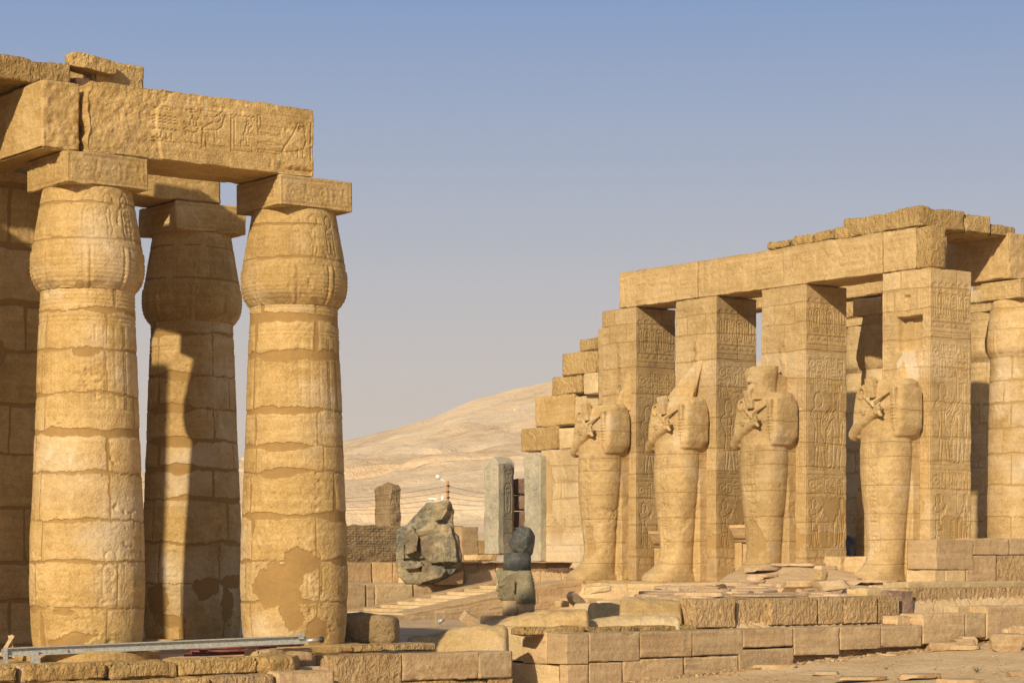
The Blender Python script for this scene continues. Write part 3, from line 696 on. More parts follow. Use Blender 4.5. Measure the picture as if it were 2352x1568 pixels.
    if base:
        V, Fc = p_loft([(z0 - .17, cx, cy, 1.29, 1.29, 2), (z0 - .03, cx, cy, 1.29, 1.29, 2), (z0 + .01, cx, cy, 1.24, 1.24, 2)], 72)
        V[:, :2] += (fbm(V * 4, 3, seed)[:, None]) * .02
        mk('base', V, Fc, mat, root, np.zeros((len(V), 3)), smooth=False)
    return root
def jz(yds, Z): return sorted(zz(y, Z) for y in yds)
Z1, Z2, Z3 = 40.7, 46.0, 43.3
G_COL = 'bud columns of the hall on the left'
column(18.84, 37.88, 'big sunlit bud column, leftmost, carrying two rough beam ends and a carved abacus', joints=jz([709, 800, 904, 991, 1084, 1194, 1290, 1396], Z1),
       vj=[(-.93, .35), (-1.1, .55), (-.9, 1.2), (-1.0, .42), (-1.3, .4), (-.95, 1.1), (-1.1, .38), (-.98, .4), (-1.2, .6)],
       blobs=[(178, 1465, 32, 22), (130, 1480, 30, 15), (190, 808, 28, 10), (150, 1405, 26, 8)], rough_blobs=[(200, 862, 42, 36), (160, 1435, 26, 22)], seed=11, group=G_COL)
column(23.18, 41.86, 'bud column standing back in the shade between its two sunlit neighbours', joints=jz([757, 856, 934, 1009, 1075, 1146, 1246, 1338], Z2),
       vj=[(-.2, .7), (-.7, .55), (.8, -.9), (.45, -1.1), (-.8, 1.1), (.5, -1.2), (-.85, 1), (.5, -.9), (-1.1, .5)],
       blobs=[(362, 1372, 26, 34), (470, 1350, 26, 24), (520, 1390, 16, 40), (395, 1425, 40, 18)], seed=23, group=G_COL)
column(23.19, 37.88, 'sunlit bud column at the free end of the long inscribed beam', joints=jz([728, 815, 942, 1023, 1083, 1184, 1288, 1382], Z3),
       vj=[(-.95, .45), (.5, -1.1), (-.9, .42), (.9, -1.0), (-.85, .62), (-.9, .5), (-1.0, 1.1), (.5, -1.0), (-.8, .5)],
       blobs=[(640, 1330, 56, 40), (672, 1385, 26, 50), (690, 1290, 32, 28), (612, 1352, 30, 40), (730, 1452, 20, 26)], rough_blobs=[(745, 690, 20, 18)], seed=37, group=G_COL, paint=.06)

# ---- beams on the left columns
def onplane_y(y0, x0, zbase):
    def f(px, py, zx, zy, s_):                        # source-zoom coordinates -> (u, v) on plane y = y0
        xd = (px + zx * s_) / 1.7415; yd = (py + zy * s_) / 1.7415; x, Z = ony(xd, y0); return x - x0, zz(yd, Z) - zbase
    return f
cB = Canvas(4.68, 1.27, .01); pb_ = onplane_y(37.1, 18.47, 8.82)
def gB(name, a, b_, c, d, wd=.022, dp=.020):
    u0, v1 = pb_(0, 150, a, c, .7015); u1, v0 = pb_(0, 150, b_, d, .7015)
    _, v1b = pb_(0, 150, (a + b_) / 2, c, .7015); _, v0b = pb_(0, 150, (a + b_) / 2, d, .7015)
    cB.glyph(name, u0, v0b, u1 - u0, v1b - v0b, wd, dp)
for a in [('eye', 880, 1010, 385, 425), ('water3', 875, 1020, 440, 500), ('water', 880, 1020, 510, 540), ('strokes', 900, 1000, 545, 580), ('snake', 870, 960, 560, 590), ('bolt', 870, 1010, 585, 605),
          ('mouth', 1060, 1135, 400, 440), ('scarab', 1075, 1140, 440, 520), ('bee', 1040, 1140, 480, 560), ('bolt', 1060, 1150, 590, 615), ('basket', 1150, 1250, 405, 470),
          ('ibis', 1150, 1305, 420, 590), ('corner', 1155, 1300, 555, 630), ('corner', 1320, 1440, 470, 650), ('man', 1385, 1445, 480, 560), ('throne', 1370, 1430, 560, 620),
          ('water', 1318, 1460, 435, 470), ('corner', 1470, 1610, 455, 520), ('box', 1468, 1608, 520, 575), ('snake', 1475, 1600, 545, 562), ('mouth', 1470, 1605, 590, 625), ('box', 1468, 1605, 640, 668),
          ('owl', 1600, 1765, 485, 690), ('stroke', 1765, 1788, 490, 610), ('stroke', 1765, 1788, 630, 700)]: gB(*a)
for v in (.10, .17, 1.07, 1.13): cB.line([(1.5, v), (4.6, v)], .016, .008)
def fB(P):
    x = P[:, 0]; front = (np.abs(P[:, 1] - 37.1) < .001)
    jag = 19.86 + fbm(P * 2.1, 4, 3) * .16 + np.clip(P[:, 2] - 9.75, 0, 1) * 1.0
    br = (1 - sm(0, .03, x - jag)) * front
    d = -br * (.030 - fbm(P * 11, 4, 5) * .028 - fbm(P * 2.0, 3, 9) * .055)
    low = front * sm(22.35, 22.6, x + fbm(P * 2, 3, 2) * .2) * (1 - sm(8.93, 9.02, P[:, 2] + fbm(P * 3, 3, 4) * .12)); d -= low * .06
    pit = sm(.1, .35, fbm(P * 1.5, 3, 12)) * front; d -= pit * np.abs(fbm(P * 9, 3, 13)) * .03
    g = fbm(P * np.array([6, 6, .6]), 3, 15)
    return d, np.stack([x * 0, np.clip(fbm(P * .8, 3, 8) - .1, 0, 1) * .5 + sm(10.0, 10.1, P[:, 2]) * .25, (g > .6) * .6 * front], 1)
def uneven_top(V, lo, hi):
    t = np.clip((V[:, 2] - lo[2]) / (hi[2] - lo[2]), 0, 1) ** 3
    V[:, 2] += t * fbm(V[:, [0, 1, 2]] * np.array([1.2, 1.2, 0]), 3, 77) * .05; return V
def ragged_left(V, lo, hi):
    V = uneven_top(V, lo, hi); V[:, 0] += (1 - sm(18.5, 18.9, V[:, 0])) * (.03 + fbm(V * np.array([0, 1.5, 4.0]), 4, 66) * .10); return V
G_ARCH = 'architrave blocks on the left hall'
prop(block('architrave_block', 18.47, 23.15, 37.10, 37.95, 8.82, 10.09, 'sand_gold', .015, .010, .018, .05, 5, relief={'-y': cB}, fn=fB, shear=ragged_left),
     'long sandstone beam carved with a heron, an owl and signs, bridging two columns', 'beam', G_ARCH)
prop(block('architrave_block', 18.95, 23.1, 37.98, 38.70, 8.82, 10.03, 'sand_gold', .06, .015, .02, .05, 6), 'twin beam lying directly behind the long inscribed beam', 'beam', G_ARCH)
cA = Canvas(8, 1.2, .012); rr = random.Random(4)
for v in (.1, .16, 1.04, 1.1): cA.line([(0, v), (8, v)], .018, .01)
for i in range(12): cA.glyph(rr.choice(['eye', 'reed', 'basket', 'ibis', 'sundot', 'snake', 'arm', 'mouth', 'feather']), 7.55 - i * .6, .3, .45, .6, .026, .014)
def fA(P):
    e = (np.abs(P[:, 1] - 37.25) < .001); d = np.where(e, fbm(P * 12, 4, 6) * .035, 0); return d, np.stack([d * 0, np.clip(fbm(P * 1.2, 3, 9) - .1, 0, 1) * .4, d * 0], 1)
prop(block('architrave_block', 17.65, 18.38, 37.25, 46.0, 8.82, 10.02, 'sand_gold', .026, .012, .03, .06, 7, relief={'-x': cA}, fn=fA), 'rough broken beam end running away over the leftmost column', 'beam', G_ARCH)
cC = Canvas(5.4, 1.2, .015)
for i in range(8): cC.glyph(rr.choice(['sundot', 'reed', 'basket', 'feather', 'mouth']), .3 + i * .62, .3, .45, .6, .03, .014)
cC.glyph('sundot', 3.9, .35, .6, .6, .03, .016)
for v in (.12, .18, 1.0): cC.line([(0, v), (5.4, v)], .02, .01)
prop(block('architrave_block', 18.0, 23.42, 41.08, 42.5, 8.82, 10.0, 'sand_gold', .035, .012, .02, .06, 8, relief={'-y': cC}, fn=weather(3, .5, .3)), 'shaded beam with a large sun sign over the rear column', 'beam', G_ARCH)
# roof stones
prop(block('roof_slab', 8.0, 18.5, 37.85, 40.6, 10.06, 10.5, 'sand_rough', .06, .03, .04, .07, 12, shear=uneven_top), 'thick roof slab jutting in from the left edge of the picture', 'roof slab', 'roof stones of the left hall')
prop(block('roof_slab', 19.05, 20.12, 38.05, 39.5, 10.10, 10.70, 'sand_rough', .03, .03, .06, .09, 14, big=.08), 'squared roof stone with a rounded right end above the rough beam end', 'roof slab', 'roof stones of the left hall')
prop(rock('roof_slab', (18.98, 38.10, 10.40), (.92, .7, .27), 'sand_rough', 15, 0.0, 6, .06, 22, tilt=-.12), 'tilted broken stone wedged between two roof slabs', 'roof slab', 'roof stones of the left hall')
tw = base_empty('timber_packing', (18.9, 38.2, 10.08), 'dark timber packing pieces under the tilted roof stone', 'timber')
boxes('plank', [((18.95, 38.1, 10.12), (.75, .3, .05), (0, .08, .05))], 'timber', tw); boxes('wedge', [((18.78, 38.12, 10.24), (.32, .25, .13), (0, -.1, .3))], 'timber', tw)
boxes('plank', [((18.95, 38.5, 10.19), (.6, .2, .06), (0, -.05, -.1))], 'timber', tw)
# carved wall in the shade behind the left column; unseen blocking masses join it beside and behind
cW = Canvas(6.4, 9.2, .016); rg = random.Random(12)
for k_ in range(5):
    z_ = .5 + k_ * 1.75
    cW.line([(0, z_), (6.4, z_)], .03, .015); cW.line([(0, z_ + .08), (6.4, z_ + .08)], .02, .01)
    for j in range(5):
        x_ = .1 + j * 1.28
        if (j + k_) % 2: cW.glyph('king', x_, z_ + .12, 1.0, 1.4, .03, .02)
        else: textcol(cW, x_, z_ + .12, z_ + 1.6, .3, rg, .022, .016); cartouche(cW, x_ + .4, z_ + .5, .32, .9, rg, .022, .016); textcol(cW, x_ + .8, z_ + .12, z_ + 1.6, .3, rg, .022, .016)
wl = base_empty('temple_wall', (16, 45, 0), 'carved wall in deep shade behind the leftmost column', 'wall')
block('wall_face', 12.8, 19.2, 40.2, 41.3, -.3, 8.9, 'sand_gold', .032, .012, .03, .05, 9, relief={'-y': cW}, parent=wl,
      fn=courses([0, .85, 1.55, 2.6, 3.6, 4.5, 5.5, 6.4, 7.5, 8.6], [(57.2, 58.6), (57.9, 59.3), (57.5, 58.9), (58.2, 59.6)], .06, .035, 5, .02, ((58.2, 5.6, .3, .3), (58.0, 7.7, .4, .2))))
block('shade_wall', 12.9, 13.8, 36.5, 40.2, -.3, 10.3, 'sand_gold', .3, .02, .05, .05, 10, parent=wl)  # out of view, added to shade the carved wall and the rear column
block('shade_mass', 13.5, 19.0, 41.3, 56.0, -.3, 9.9, 'sand_gold', .4, .02, .05, .05, 11, parent=wl)  # unseen mass added to throw its shadow over the court

# ---- floor and kerb blocks of the left hall
prop(block('hall_floor', 4, 24.3, 36.32, 57, -1.4, -.17, 'paving', .25, .012, .02, .02, 3), kind='structure')
prop(block('hall_floor', 4, 26.6, 35.9, 36.32, -1.4, -.34, 'paving', .12, .02, .03, .02, 4), kind='structure')
def front(xa, xb, yp, zt, zb, dep, mat, label, cat='stone block', group=None, name='sandstone_block', seed=0, res=.03, **kw):
    x0, _ = ony(xa, yp); x1, _ = ony(xb, yp)
    a = dict(rough=.018, er=.012, chip=.045); a.update(kw)
    return prop(block(name, x0 + .004, x1 - .004, yp, yp + dep, zb, zt, mat, res, seed=seed, **a), label, cat, group)
G_K = 'kerb blocks along the front of the left hall'
kk = [(-40, 44, 'broken kerb block cut off by the left picture edge'), (62, 249, 'pitted kerb block under the left end of the metal beam'), (252, 411, 'smooth-topped kerb block below the big column base'), (412, 596, 'long rough kerb block below the red pipes')]
for i, (a, b_, lb) in enumerate(kk): front(a, b_, 35.5, -.13, -.43, .8, 'sand_rough', lb, group=G_K, seed=40 + i, rough=.05, er=.05, chip=.08, res=.025)
front(45, 61, 35.62, -.14, -.43, .6, 'sand_pink', 'narrow pinkish filler between two kerb blocks', group=G_K, seed=46)
for i, (a, b_, zt, mt, lb) in enumerate([(-40, 20, -.44, 'sand_rough', 'lowest kerb block in the bottom left corner'), (26, 485, -.42, 'sand_rough', 'very long low kerb slab with a ragged dark edge'), (488, 634, -.40, 'sand_hewn', 'striped low kerb block left of the pink one'), (637, 771, -.37, 'sand_pink', 'pink low kerb block with dark spots')]):
    front(a, b_, 35.1, zt, -.95, .5, mt, lb, group=G_K, seed=50 + i, rough=.03, er=.04, chip=.06)
front(591, 720, 36.0, -.0, -.24, .5, 'sand_pink', 'pinkish kerb block with a broken dark underside beside the red pipes', group=G_K, seed=56, rough=.04, er=.04, chip=.12, big=.15)
prop(rock('rubble_stone', (21.35, 35.75, -.5), (1.3, .7, .38), 'sand_rough', 57, .1, 8, .08, 20), 'dark jagged broken stone under the pinkish kerb block', 'stone', None)
for i, (a, b_, lb, mt) in enumerate([(640, 812, 'thin yellow kerb course behind the big sunlit block', 'sand_gold'), (814, 880, 'thin broken kerb course left of the notch', 'sand_rough'), (905, 1003, 'thin kerb course with chiselled face right of the notch', 'sand_hewn')]):
    front(a, b_, 36.55, -.0, -.14, .9, mt, lb, group=G_K, seed=60 + i, er=.015, rough=.025, chip=.05)
(xq, yq) = at(773.6, 42.1); yl, _ = onx(720, xq)
G_G = 'big kerb blocks in the bottom middle'
x9, _ = ony(922, yq)
prop(block('sandstone_block', xq, x9, yq, yl, -.9, -.14, 'sand_hewn', .022, .010, .012, .05, 65, fn=weather(5, .2, .5)), 'big squared kerb block whose corner faces the viewer', 'stone block', G_G)
front(923.5, 1100, yq + .01, -.15, -.66, .75, 'sand_pink', 'long orange-brown kerb block broken along its bottom', group=G_G, seed=66, chip=.06)
front(1101, 1178, yq - .02, -.15, -.66, .8, 'sand_grey', 'grey-brown kerb block ending the row beside the gap', group=G_G, seed=67)
front(905, 1120, yq + .05, -.67, -1.2, .7, 'sand_rough', 'rough stone under the overhanging kerb block', group=G_G, seed=68)
front(1122, 1180, yq + .03, -.67, -1.2, .7, 'sand_rough', 'rough footing stone at the very end of the row', group=G_G, seed=69)
prop(rock('boulder', (*at(843, 45.3), -.10), (1.25, .8, .62), 'boulder_brown', 71, -.75, 5, .05, 26, tilt=-.06), 'large brown boulder with a sloping top right of the columns', 'boulder', None)

# ================================================================== KERB WALLS OF THE COURT (right foreground)
prop(block('court_step', 24.0, 27.5, 37.7, 41.0, -1.3, -.40, 'paving', .2, .02, .03, .03, 79), kind='structure')
XW, YW = 30.0, 38.1
G_W = 'smooth restored blocks of the lower kerb wall'
def frow(lst, yp, dep, group, seed0, **kw):
    for i, (a, b_, zt, zb, mt, lb) in enumerate(lst): front(a, b_, yp + (i % 3) * .006, zt, zb, dep, mt, lb, group=group, seed=seed0 + i, **kw)
Zw = lambda xd: ony(xd, YW)[1]
def zy(xd, yd, yp=YW): return zz(yd, ony(xd, yp)[1])
# corner block
xb, _ = ony(1352, YW); yb, _ = onx(1256, XW); yc, _ = onx(1200, XW); yd_, _ = onx(1179, XW)
prop(block('sandstone_block', XW, xb - .005, YW, yb, -.60, .04, 'sand_pink', .025, .008, .010, .02, 80), 'corner block of the lower kerb wall, pink and bright on its left side', 'stone block', G_W)
prop(block('sandstone_block', XW + .01, XW + .8, yb + .005, yc, -.62, .05, 'sand_pink', .03, .008, .010, .02, 81), 'bright pinkish block just left of the corner block', 'stone block', G_W)
prop(block('sandstone_block', XW, XW + .8, yc + .01, yc + 1.0, -.58, .14, 'sand_pale', .03, .008, .010, .02, 82), 'tall bright block at the left end of the lower kerb wall', 'stone block', G_W)
prop(block('sandstone_block', XW + .01, XW + .7, yb - .4, yc + .9, -1.1, -.63, 'sand_pale', .03, .008, .010, .03, 83), 'pale footing block under the left end of the kerb wall', 'stone block', G_W)
prop(block('sandstone_block', XW + .02, xb + .01, YW + .01, yb - .41, -1.3, -.61, 'sand_pink', .03, .008, .010, .03, 84), 'pinkish footing block below the corner block', 'stone block', G_W)
frow([(1353, 1470, .04, zy(1400, 1518), 'sand_grey', 'wide brown block, second from the corner of the lower kerb wall'),
      (1470, 1590, .04, zy(1530, 1509), 'sand_pink', 'pinkish block with a dark streak along its top'),
      (1590, 1707, .04, zy(1650, 1504), 'sand_grey', 'banded brown block over a black joint'),
      (1707, 1823, .04, zy(1765, 1485), 'sand_pink', 'shallow reddish block above a wide lower block'),
      (1823, 1929, .04, zy(1880, 1504), 'sand_grey', 'layered block with a dark line across it'),
      (1930, 2024, .04, zy(1977, 1490), 'sand_grey', 'grey-brown block with a ragged foot, third from the step'),
      (2024, 2118, .04, zy(2071, 1486), 'sand_grey', 'grey-brown block directly left of the upward step'),
      (2119, 2218, zy(2119, 1410), zy(2170, 1478), 'sand_pink', 'tall pinkish block just right of the upward step'),
      (2218, 2265, zy(2218, 1407), zy(2240, 1465), 'sand_grey', 'narrow grey block between two tall ones'),
      (2266, 2420, zy(2300, 1391), zy(2300, 1466), 'sand_pink', 'stained tall block reaching the right picture edge')], YW, .75, G_W, 90)
frow([(1353, 1431, zy(1390, 1520), -1.25, 'sand_pink', 'lower course block under the second block from the corner'),
      (1431, 1571, zy(1500, 1512), -1.25, 'sand_pink', 'lower course block with a pale slanted joint on its right'),
      (1572, 1696, zy(1634, 1507), -1.2, 'sand_grey', 'grey lower course block cut by the bottom edge'),
      (1697, 1824, zy(1760, 1489), -1.1, 'sand_grey', 'wide lower course block with a slanting ragged foot')], YW + .012, .75, G_W, 105)
front(2060, 2117, YW + .35, zy(2090, 1413, YW + .35), .03, .5, 'sand_pink', 'small pinkish block set back on the kerb wall', group=G_W, seed=110)
front(2200, 2290, YW + .55, zy(2250, 1391, YW + .5), .03, .5, 'sand_pale', 'pale split block behind the tall kerb blocks', group=G_W, seed=111)
front(1205, 1345, YW + .75, .16, .0, .5, 'sand_rough', 'thin ragged slab lying on the kerb wall near its corner', group=G_W, seed=112, rough=.04, chip=.08)
front(1346, 1600, YW + .85, .13, .0, .5, 'sand_rough', 'long thin ragged slab lying on the kerb wall', group=G_W, seed=113, rough=.04, chip=.08)
# upper row of roughly hewn blocks
YR = 40.3; G_R = 'roughly hewn blocks of the upper kerb row'
xr, Zr_ = ony(1597, YR); yr, _ = onx(1557, xr); xr2, _ = ony(1690, YR)
prop(block('hewn_block', xr, xr2, YR, yr, .0, .68, 'sand_hewn', .022, .02, .015, .03, 120), 'large hewn corner block with a smooth bright left side', 'stone block', G_R)
for i, (a, b_, yo, lb) in enumerate([(1692, 1769, .14, 'hewn block set back beside the corner block with a green hose at its foot'), (1771, 1878, .0, 'widest hewn block, covered in wavy chisel marks'),
        (1880, 1939, .03, 'narrow cracked hewn block, left one of the rough pair'), (1940, 2017, .01, 'hewn block with broken lower left corner'), (2018, 2067, .04, 'small hewn block left of the rusty stone')]):
    front(a, b_, YR + yo, .68 - .01 * (i % 2), .02, .9, 'sand_hewn', lb, group=G_R, seed=121 + i, name='hewn_block', res=.022, rough=.02)
front(2069, 2099, YR + .2, .80, .05, .7, 'brown_stone', 'dark rust-stained upright stone in the hewn row', group=G_R, seed=128, name='hewn_block', rough=.05, big=.1)
YR2 = 40.7
for i, (a, b_, lb) in enumerate([(2101, 2222, 'long hewn block right of the rusty stone'), (2223, 2314, 'hewn block second from the right picture edge'), (2315, 2420, 'bluish-brown hewn block at the right picture edge')]):
    front(a, b_, YR2, .86, .25, .9, 'sand_hewn', lb, group=G_R, seed=130 + i, name='hewn_block', res=.022, rough=.02)
front(2085, 2360, YR2 + .8, 1.0, .7, .9, 'sand_pale', 'low pale slab course behind the hewn row', group=G_R, seed=134)
front(1990, 2070, YR2 + .6, .86, .6, .7, 'sand_pale', 'pale inscribed fragment behind the hewn row', group=G_R, seed=135)
# ================================================================== PORTICO OF SQUARE PILLARS (right)
ZT = 0.80; ZP = 10.44; PX = 52.2; PD = 1.85
def u2(v, lo): return v
def pillar_side(seed):
    """carved side face (2 m class): discs, cartouches, bands, text and two scenes of paired figures"""
    W_, H_ = PD + .1, ZP - ZT; c = Canvas(W_, H_, .018); rg = random.Random(seed); wd, d = .028, .022
    top = H_
    n = 6
    for i in range(n):
        x = .1 + i * (W_ - .25) / n; c.disc(x + .14, top - .42, .125, .02); c.glyph('sun', x, top - .56, .28, .28, wd, d)
        if i % 2: cartouche(c, x - .01, top - 1.4, .30, .78, rg, .035, .025)
        else: c.glyph('uraeus', x + .02, top - 1.4, .24, .78, wd, d)
        c.glyph('box', x, top - 1.72, .27, .28, .035, .025); c.glyph('house', x + .06, top - 1.68, .15, .18, .03, .02)
    for q in (1.80, 1.88, 1.96, 2.04): c.line([(0, top - q), (W_, top - q)], .03, .02)
    for k_, (za, zb) in enumerate([(top - 5.85, top - 2.1), (top - 8.35, top - 6.0)]):
        hf = (zb - za) * .66
        c.line([(.04, za), (W_, za)], wd, .02); c.line([(.04, zb), (W_, zb)], wd, .02); c.line([(.05, za), (.05, zb)], wd, .02)
        c.glyph('king', .05, za + .05, hf * .46, hf, wd + .006, d + .006); c.glyph('god', W_ - .12 - hf * .42, za + .05, hf * .42, hf * .86, wd + .006, d + .006)
        c.glyph('sundot', .12, zb - .5, .36, .36, wd, d)
        for j in range(5):
            x = .12 + j * .33
            textcol(c, x, za + hf + .12 + (.0 if j else 0), zb - (.55 if j == 0 else .08), .26, rg, .03, .022, True)
        textcol(c, W_ * .46, za + .1, za + hf * .55, .2, rg, .03, .02, False)
    x = .1
    while x < W_ - .3: textcol(c, x, .55, .95, .22, rg, .03, .02, False); x += .3
    return c
def pillar_front(seed, wy=2.0):
    H_ = ZP - ZT; c = Canvas(wy, H_, .02); rg = random.Random(seed)
    for x in (.08, wy - .42):
        textcol(c, x, 3.0, H_ - .15, .32, rg, .035, .018, True)
    return c
G_P = 'square pillars behind the standing figures'
joint_z = [ZT, 1.6, 2.75, 3.7, 4.55, 5.3, 6.35, 7.4, 8.3, 9.2, 9.85, ZP]
PILL = []
for i, (xa, wy, lb) in enumerate([(1460.6, 1.9, 'far square pillar at the stepped broken end of the portico'), (1645, 2.1, 'square pillar behind the figure with a slanting broken slab at its neck'),
                   (1851, 2.1, 'square pillar behind the figure that keeps its head'), (2136, 2.0, 'nearest square pillar, with a rectangular recess high on its front')]):
    ya, Za = onx(xa, PX); PILL.append((ya, ya + wy))
    cs, cf = pillar_side(200 + i), pillar_front(210 + i, wy); h0 = PX + ya
    pf = [(h0 + .9, 2.2, .9, .35), (h0 + 1.3, 3.15, .55, .5)] if i != 3 else [(h0 + 1.1, 2.5, .8, .45), (h0 + .5, 3.2, .3, .4)]
    base_fn = courses(joint_z, [(h0 + 1.0,), (h0 + .55, h0 + 1.5), (h0 + 1.2,), ()], .05, .022, 220 + i, .008, pf if i >= 1 else ())
    def fn(P, bf=base_fn, i=i, ya=ya, wy=wy):
        d, m = bf(P); f = np.abs(P[:, 0] - PX) < 1e-4
        u = ya + wy - P[:, 1]; z = P[:, 2]
        if i == 3:                                      # recess, broken groove and pale plaster run above the statue
            r = sm(.0, .04, u - .62) * sm(0, .04, 1.68 - u) * sm(0, .04, z - 7.95) * sm(0, .05, 9.03 - z) * f; d = d - r * .34
            g = (1 - sm(.10, .16, np.abs(u - 1.05 + fbm(P * 2, 3, 5) * .08))) * sm(8.9, 9.1, z) * (1 - sm(9.6, 9.7, z)) * f; d = d - g * (.1 + fbm(P * 8, 3, 6) * .05)
            m[:, 2] = np.maximum(m[:, 2], (1 - sm(.3, .42, np.abs(u - 1.15 + (7.5 - z) * .1 + fbm(P * 2.5, 4, 9) * .55))) * sm(6.9, 7.1, z) * (1 - sm(7.9, 8.0, z)) * f * 1.0)
        else:
            g = (1 - sm(.07, .13, np.abs(u - 1.05 + fbm(P * 1.8, 3, 5 + i) * .16))) * sm(7.3, 7.5, z) * (1 - sm(9.2 - .3 * i, 9.4 - .3 * i, z)) * f; d = d + g * (.07 + fbm(P * 8, 3, 6) * .06)
            m[:, 1] = np.maximum(m[:, 1], g * .3)
        if i < 2: m[:, 1] = np.maximum(m[:, 1], (np.abs(P[:, 1] - ya) < 1e-4) * np.clip(.28 + fbm(P * 1.3, 4, 71 + i) * .4, 0, .6))   # uneven darker brown over the -y sides of the two far pillars
        st = fbm(P * np.array([2.5, 2.5, .5]), 4, 33)
        m[:, 2] = np.maximum(m[:, 2], np.clip(st - .3, 0, 1) * .8 * f)
        m[:, 1] = np.maximum(m[:, 1], (1 - sm(.9, 2.2, z + fbm(P * 1.5, 3, 60) * .8)) * .45 * np.clip(fbm(P * 2, 3, 61) + .4, 0, 1))
        return d, m
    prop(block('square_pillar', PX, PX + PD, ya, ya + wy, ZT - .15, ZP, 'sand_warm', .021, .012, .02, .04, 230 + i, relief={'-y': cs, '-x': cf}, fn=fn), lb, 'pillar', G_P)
# architrave of the portico
def ydat(xd): return onx(xd, PX)[0]
def arch(y0, y1, lb, seed, broken=0.0, dark=.35):
    c = Canvas(y1 - y0, 1.26, .018); rg = random.Random(seed)
    for v in (.08, .16, 1.08, 1.16): c.line([(0, v), (y1 - y0, v)], .03, .018)
    if broken < .5:
        x = .15
        while x < y1 - y0 - .5:
            g = rg.choice(['vulture', 'reed', 'owl', 'basket', 'water3', 'sundot', 'feather', 'house', 'ankh', 'bee', 'uraeus', 'snake'])
            w_ = .55 if g in ('basket', 'water3', 'snake', 'bee', 'vulture', 'owl', 'house') else .28
            h_ = .35 if g in ('basket', 'snake', 'house') else .78
            c.glyph(g, x, .22 + (0 if h_ > .5 else rg.random() * .35), w_, h_, .045, .026)
            if h_ < .5: c.glyph(rg.choice(['loaf', 'bolt', 'mouth']), x, .82, w_, .2, .04, .022)
            x += w_ + .1
    def fn(P):
        z = P[:, 2]; m = np.zeros((len(P), 3)); d = np.zeros(len(P))
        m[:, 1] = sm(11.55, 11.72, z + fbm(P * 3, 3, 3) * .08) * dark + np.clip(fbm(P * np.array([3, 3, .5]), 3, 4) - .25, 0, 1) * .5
        m[:, 2] = np.clip(fbm(P * np.array([3, 3, .5]), 3, 14) - .3, 0, 1) * .8
        if broken: d += fbm(P * 3.0, 4, seed) * .05 * broken
        return d, m
    def top(V, lo, hi):
        t = np.clip((V[:, 2] - lo[2]) / (hi[2] - lo[2]), 0, 1) ** 3; V[:, 2] += t * (fbm(V * np.array([1.1, 1.1, 0]), 4, 91) * .06 + .03); return V
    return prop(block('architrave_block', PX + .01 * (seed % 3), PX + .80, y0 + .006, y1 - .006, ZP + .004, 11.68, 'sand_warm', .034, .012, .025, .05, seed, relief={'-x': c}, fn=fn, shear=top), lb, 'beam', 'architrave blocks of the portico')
yE = ydat(1421)
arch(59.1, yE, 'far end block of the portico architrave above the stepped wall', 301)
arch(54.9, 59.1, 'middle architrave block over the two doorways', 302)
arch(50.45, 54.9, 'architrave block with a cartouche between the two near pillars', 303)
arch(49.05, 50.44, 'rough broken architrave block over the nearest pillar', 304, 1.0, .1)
prop(block('architrave_block', PX + .0, PX + .74, 48.45, 49.02, ZP + .004, 11.72, 'sand_rough', .03, .03, .04, .08, 306, shear=uneven_top), 'small rough end block split off by a crack at the corner', 'beam', 'architrave blocks of the portico')
prop(block('architrave_block', PX + .84, PX + 1.6, 49.2, yE - .1, ZP + .004, 11.62, 'sand_warm', .2, .012, .025, .05, 307), 'rear twin of the portico architrave, seen only from below', 'beam', 'architrave blocks of the portico')
# cap stones
for i, (a, b_, t_, lb) in enumerate([(1761, 1813, 12.02, 'leftmost small cap stone on the portico architrave'), (1815, 1865, 12.06, 'second small cap stone from the left on the architrave'), (1867, 1912, 12.10, 'third small cap stone, with a slanting joint'), (1914, 1969, 12.13, 'fourth small cap stone beside the tall roof blocks')]):
    y0_, y1_ = onx(b_, PX + .15)[0], onx(a, PX + .15)[0]
    prop(block('cap_stone', PX + .12 + .03 * (i % 2), PX + 1.2, y0_ + .02, y1_ - .02, 11.72, t_, 'sand_rough', .04, .03, .07, .12, 310 + i, big=.08), lb, 'cap stone', 'small cap stones on the portico')
for i, (x0, x1, y0, y1, zt, lb) in enumerate([(52.35, 54.35, 48.95, 52.3, 12.42, 'highest roof block, weathered, at the corner of the portico'), (54.38, 55.55, 48.98, 51.5, 12.30, 'middle roof slab with a raised lip'), (55.58, 56.75, 49.0, 51.2, 12.16, 'right roof slab with a chipped rounded end')]):
    def top(V, lo, hi, i=i):
        t = np.clip((V[:, 2] - lo[2]) / (hi[2] - lo[2]), 0, 1) ** 2; V[:, 2] += t * (fbm(V * np.array([.9, .9, 0]), 4, 95 + i) * .12 - .06 * np.clip((V[:, 1] - lo[1]) / 2, 0, 2) * (i == 0)); return V
    prop(block('roof_slab', x0, x1, y0, y1, 11.74, zt, 'sand_rough', .035, .03, .05, .09, 320 + i, shear=top), lb, 'roof slab', 'roof blocks over the near corner of the portico')
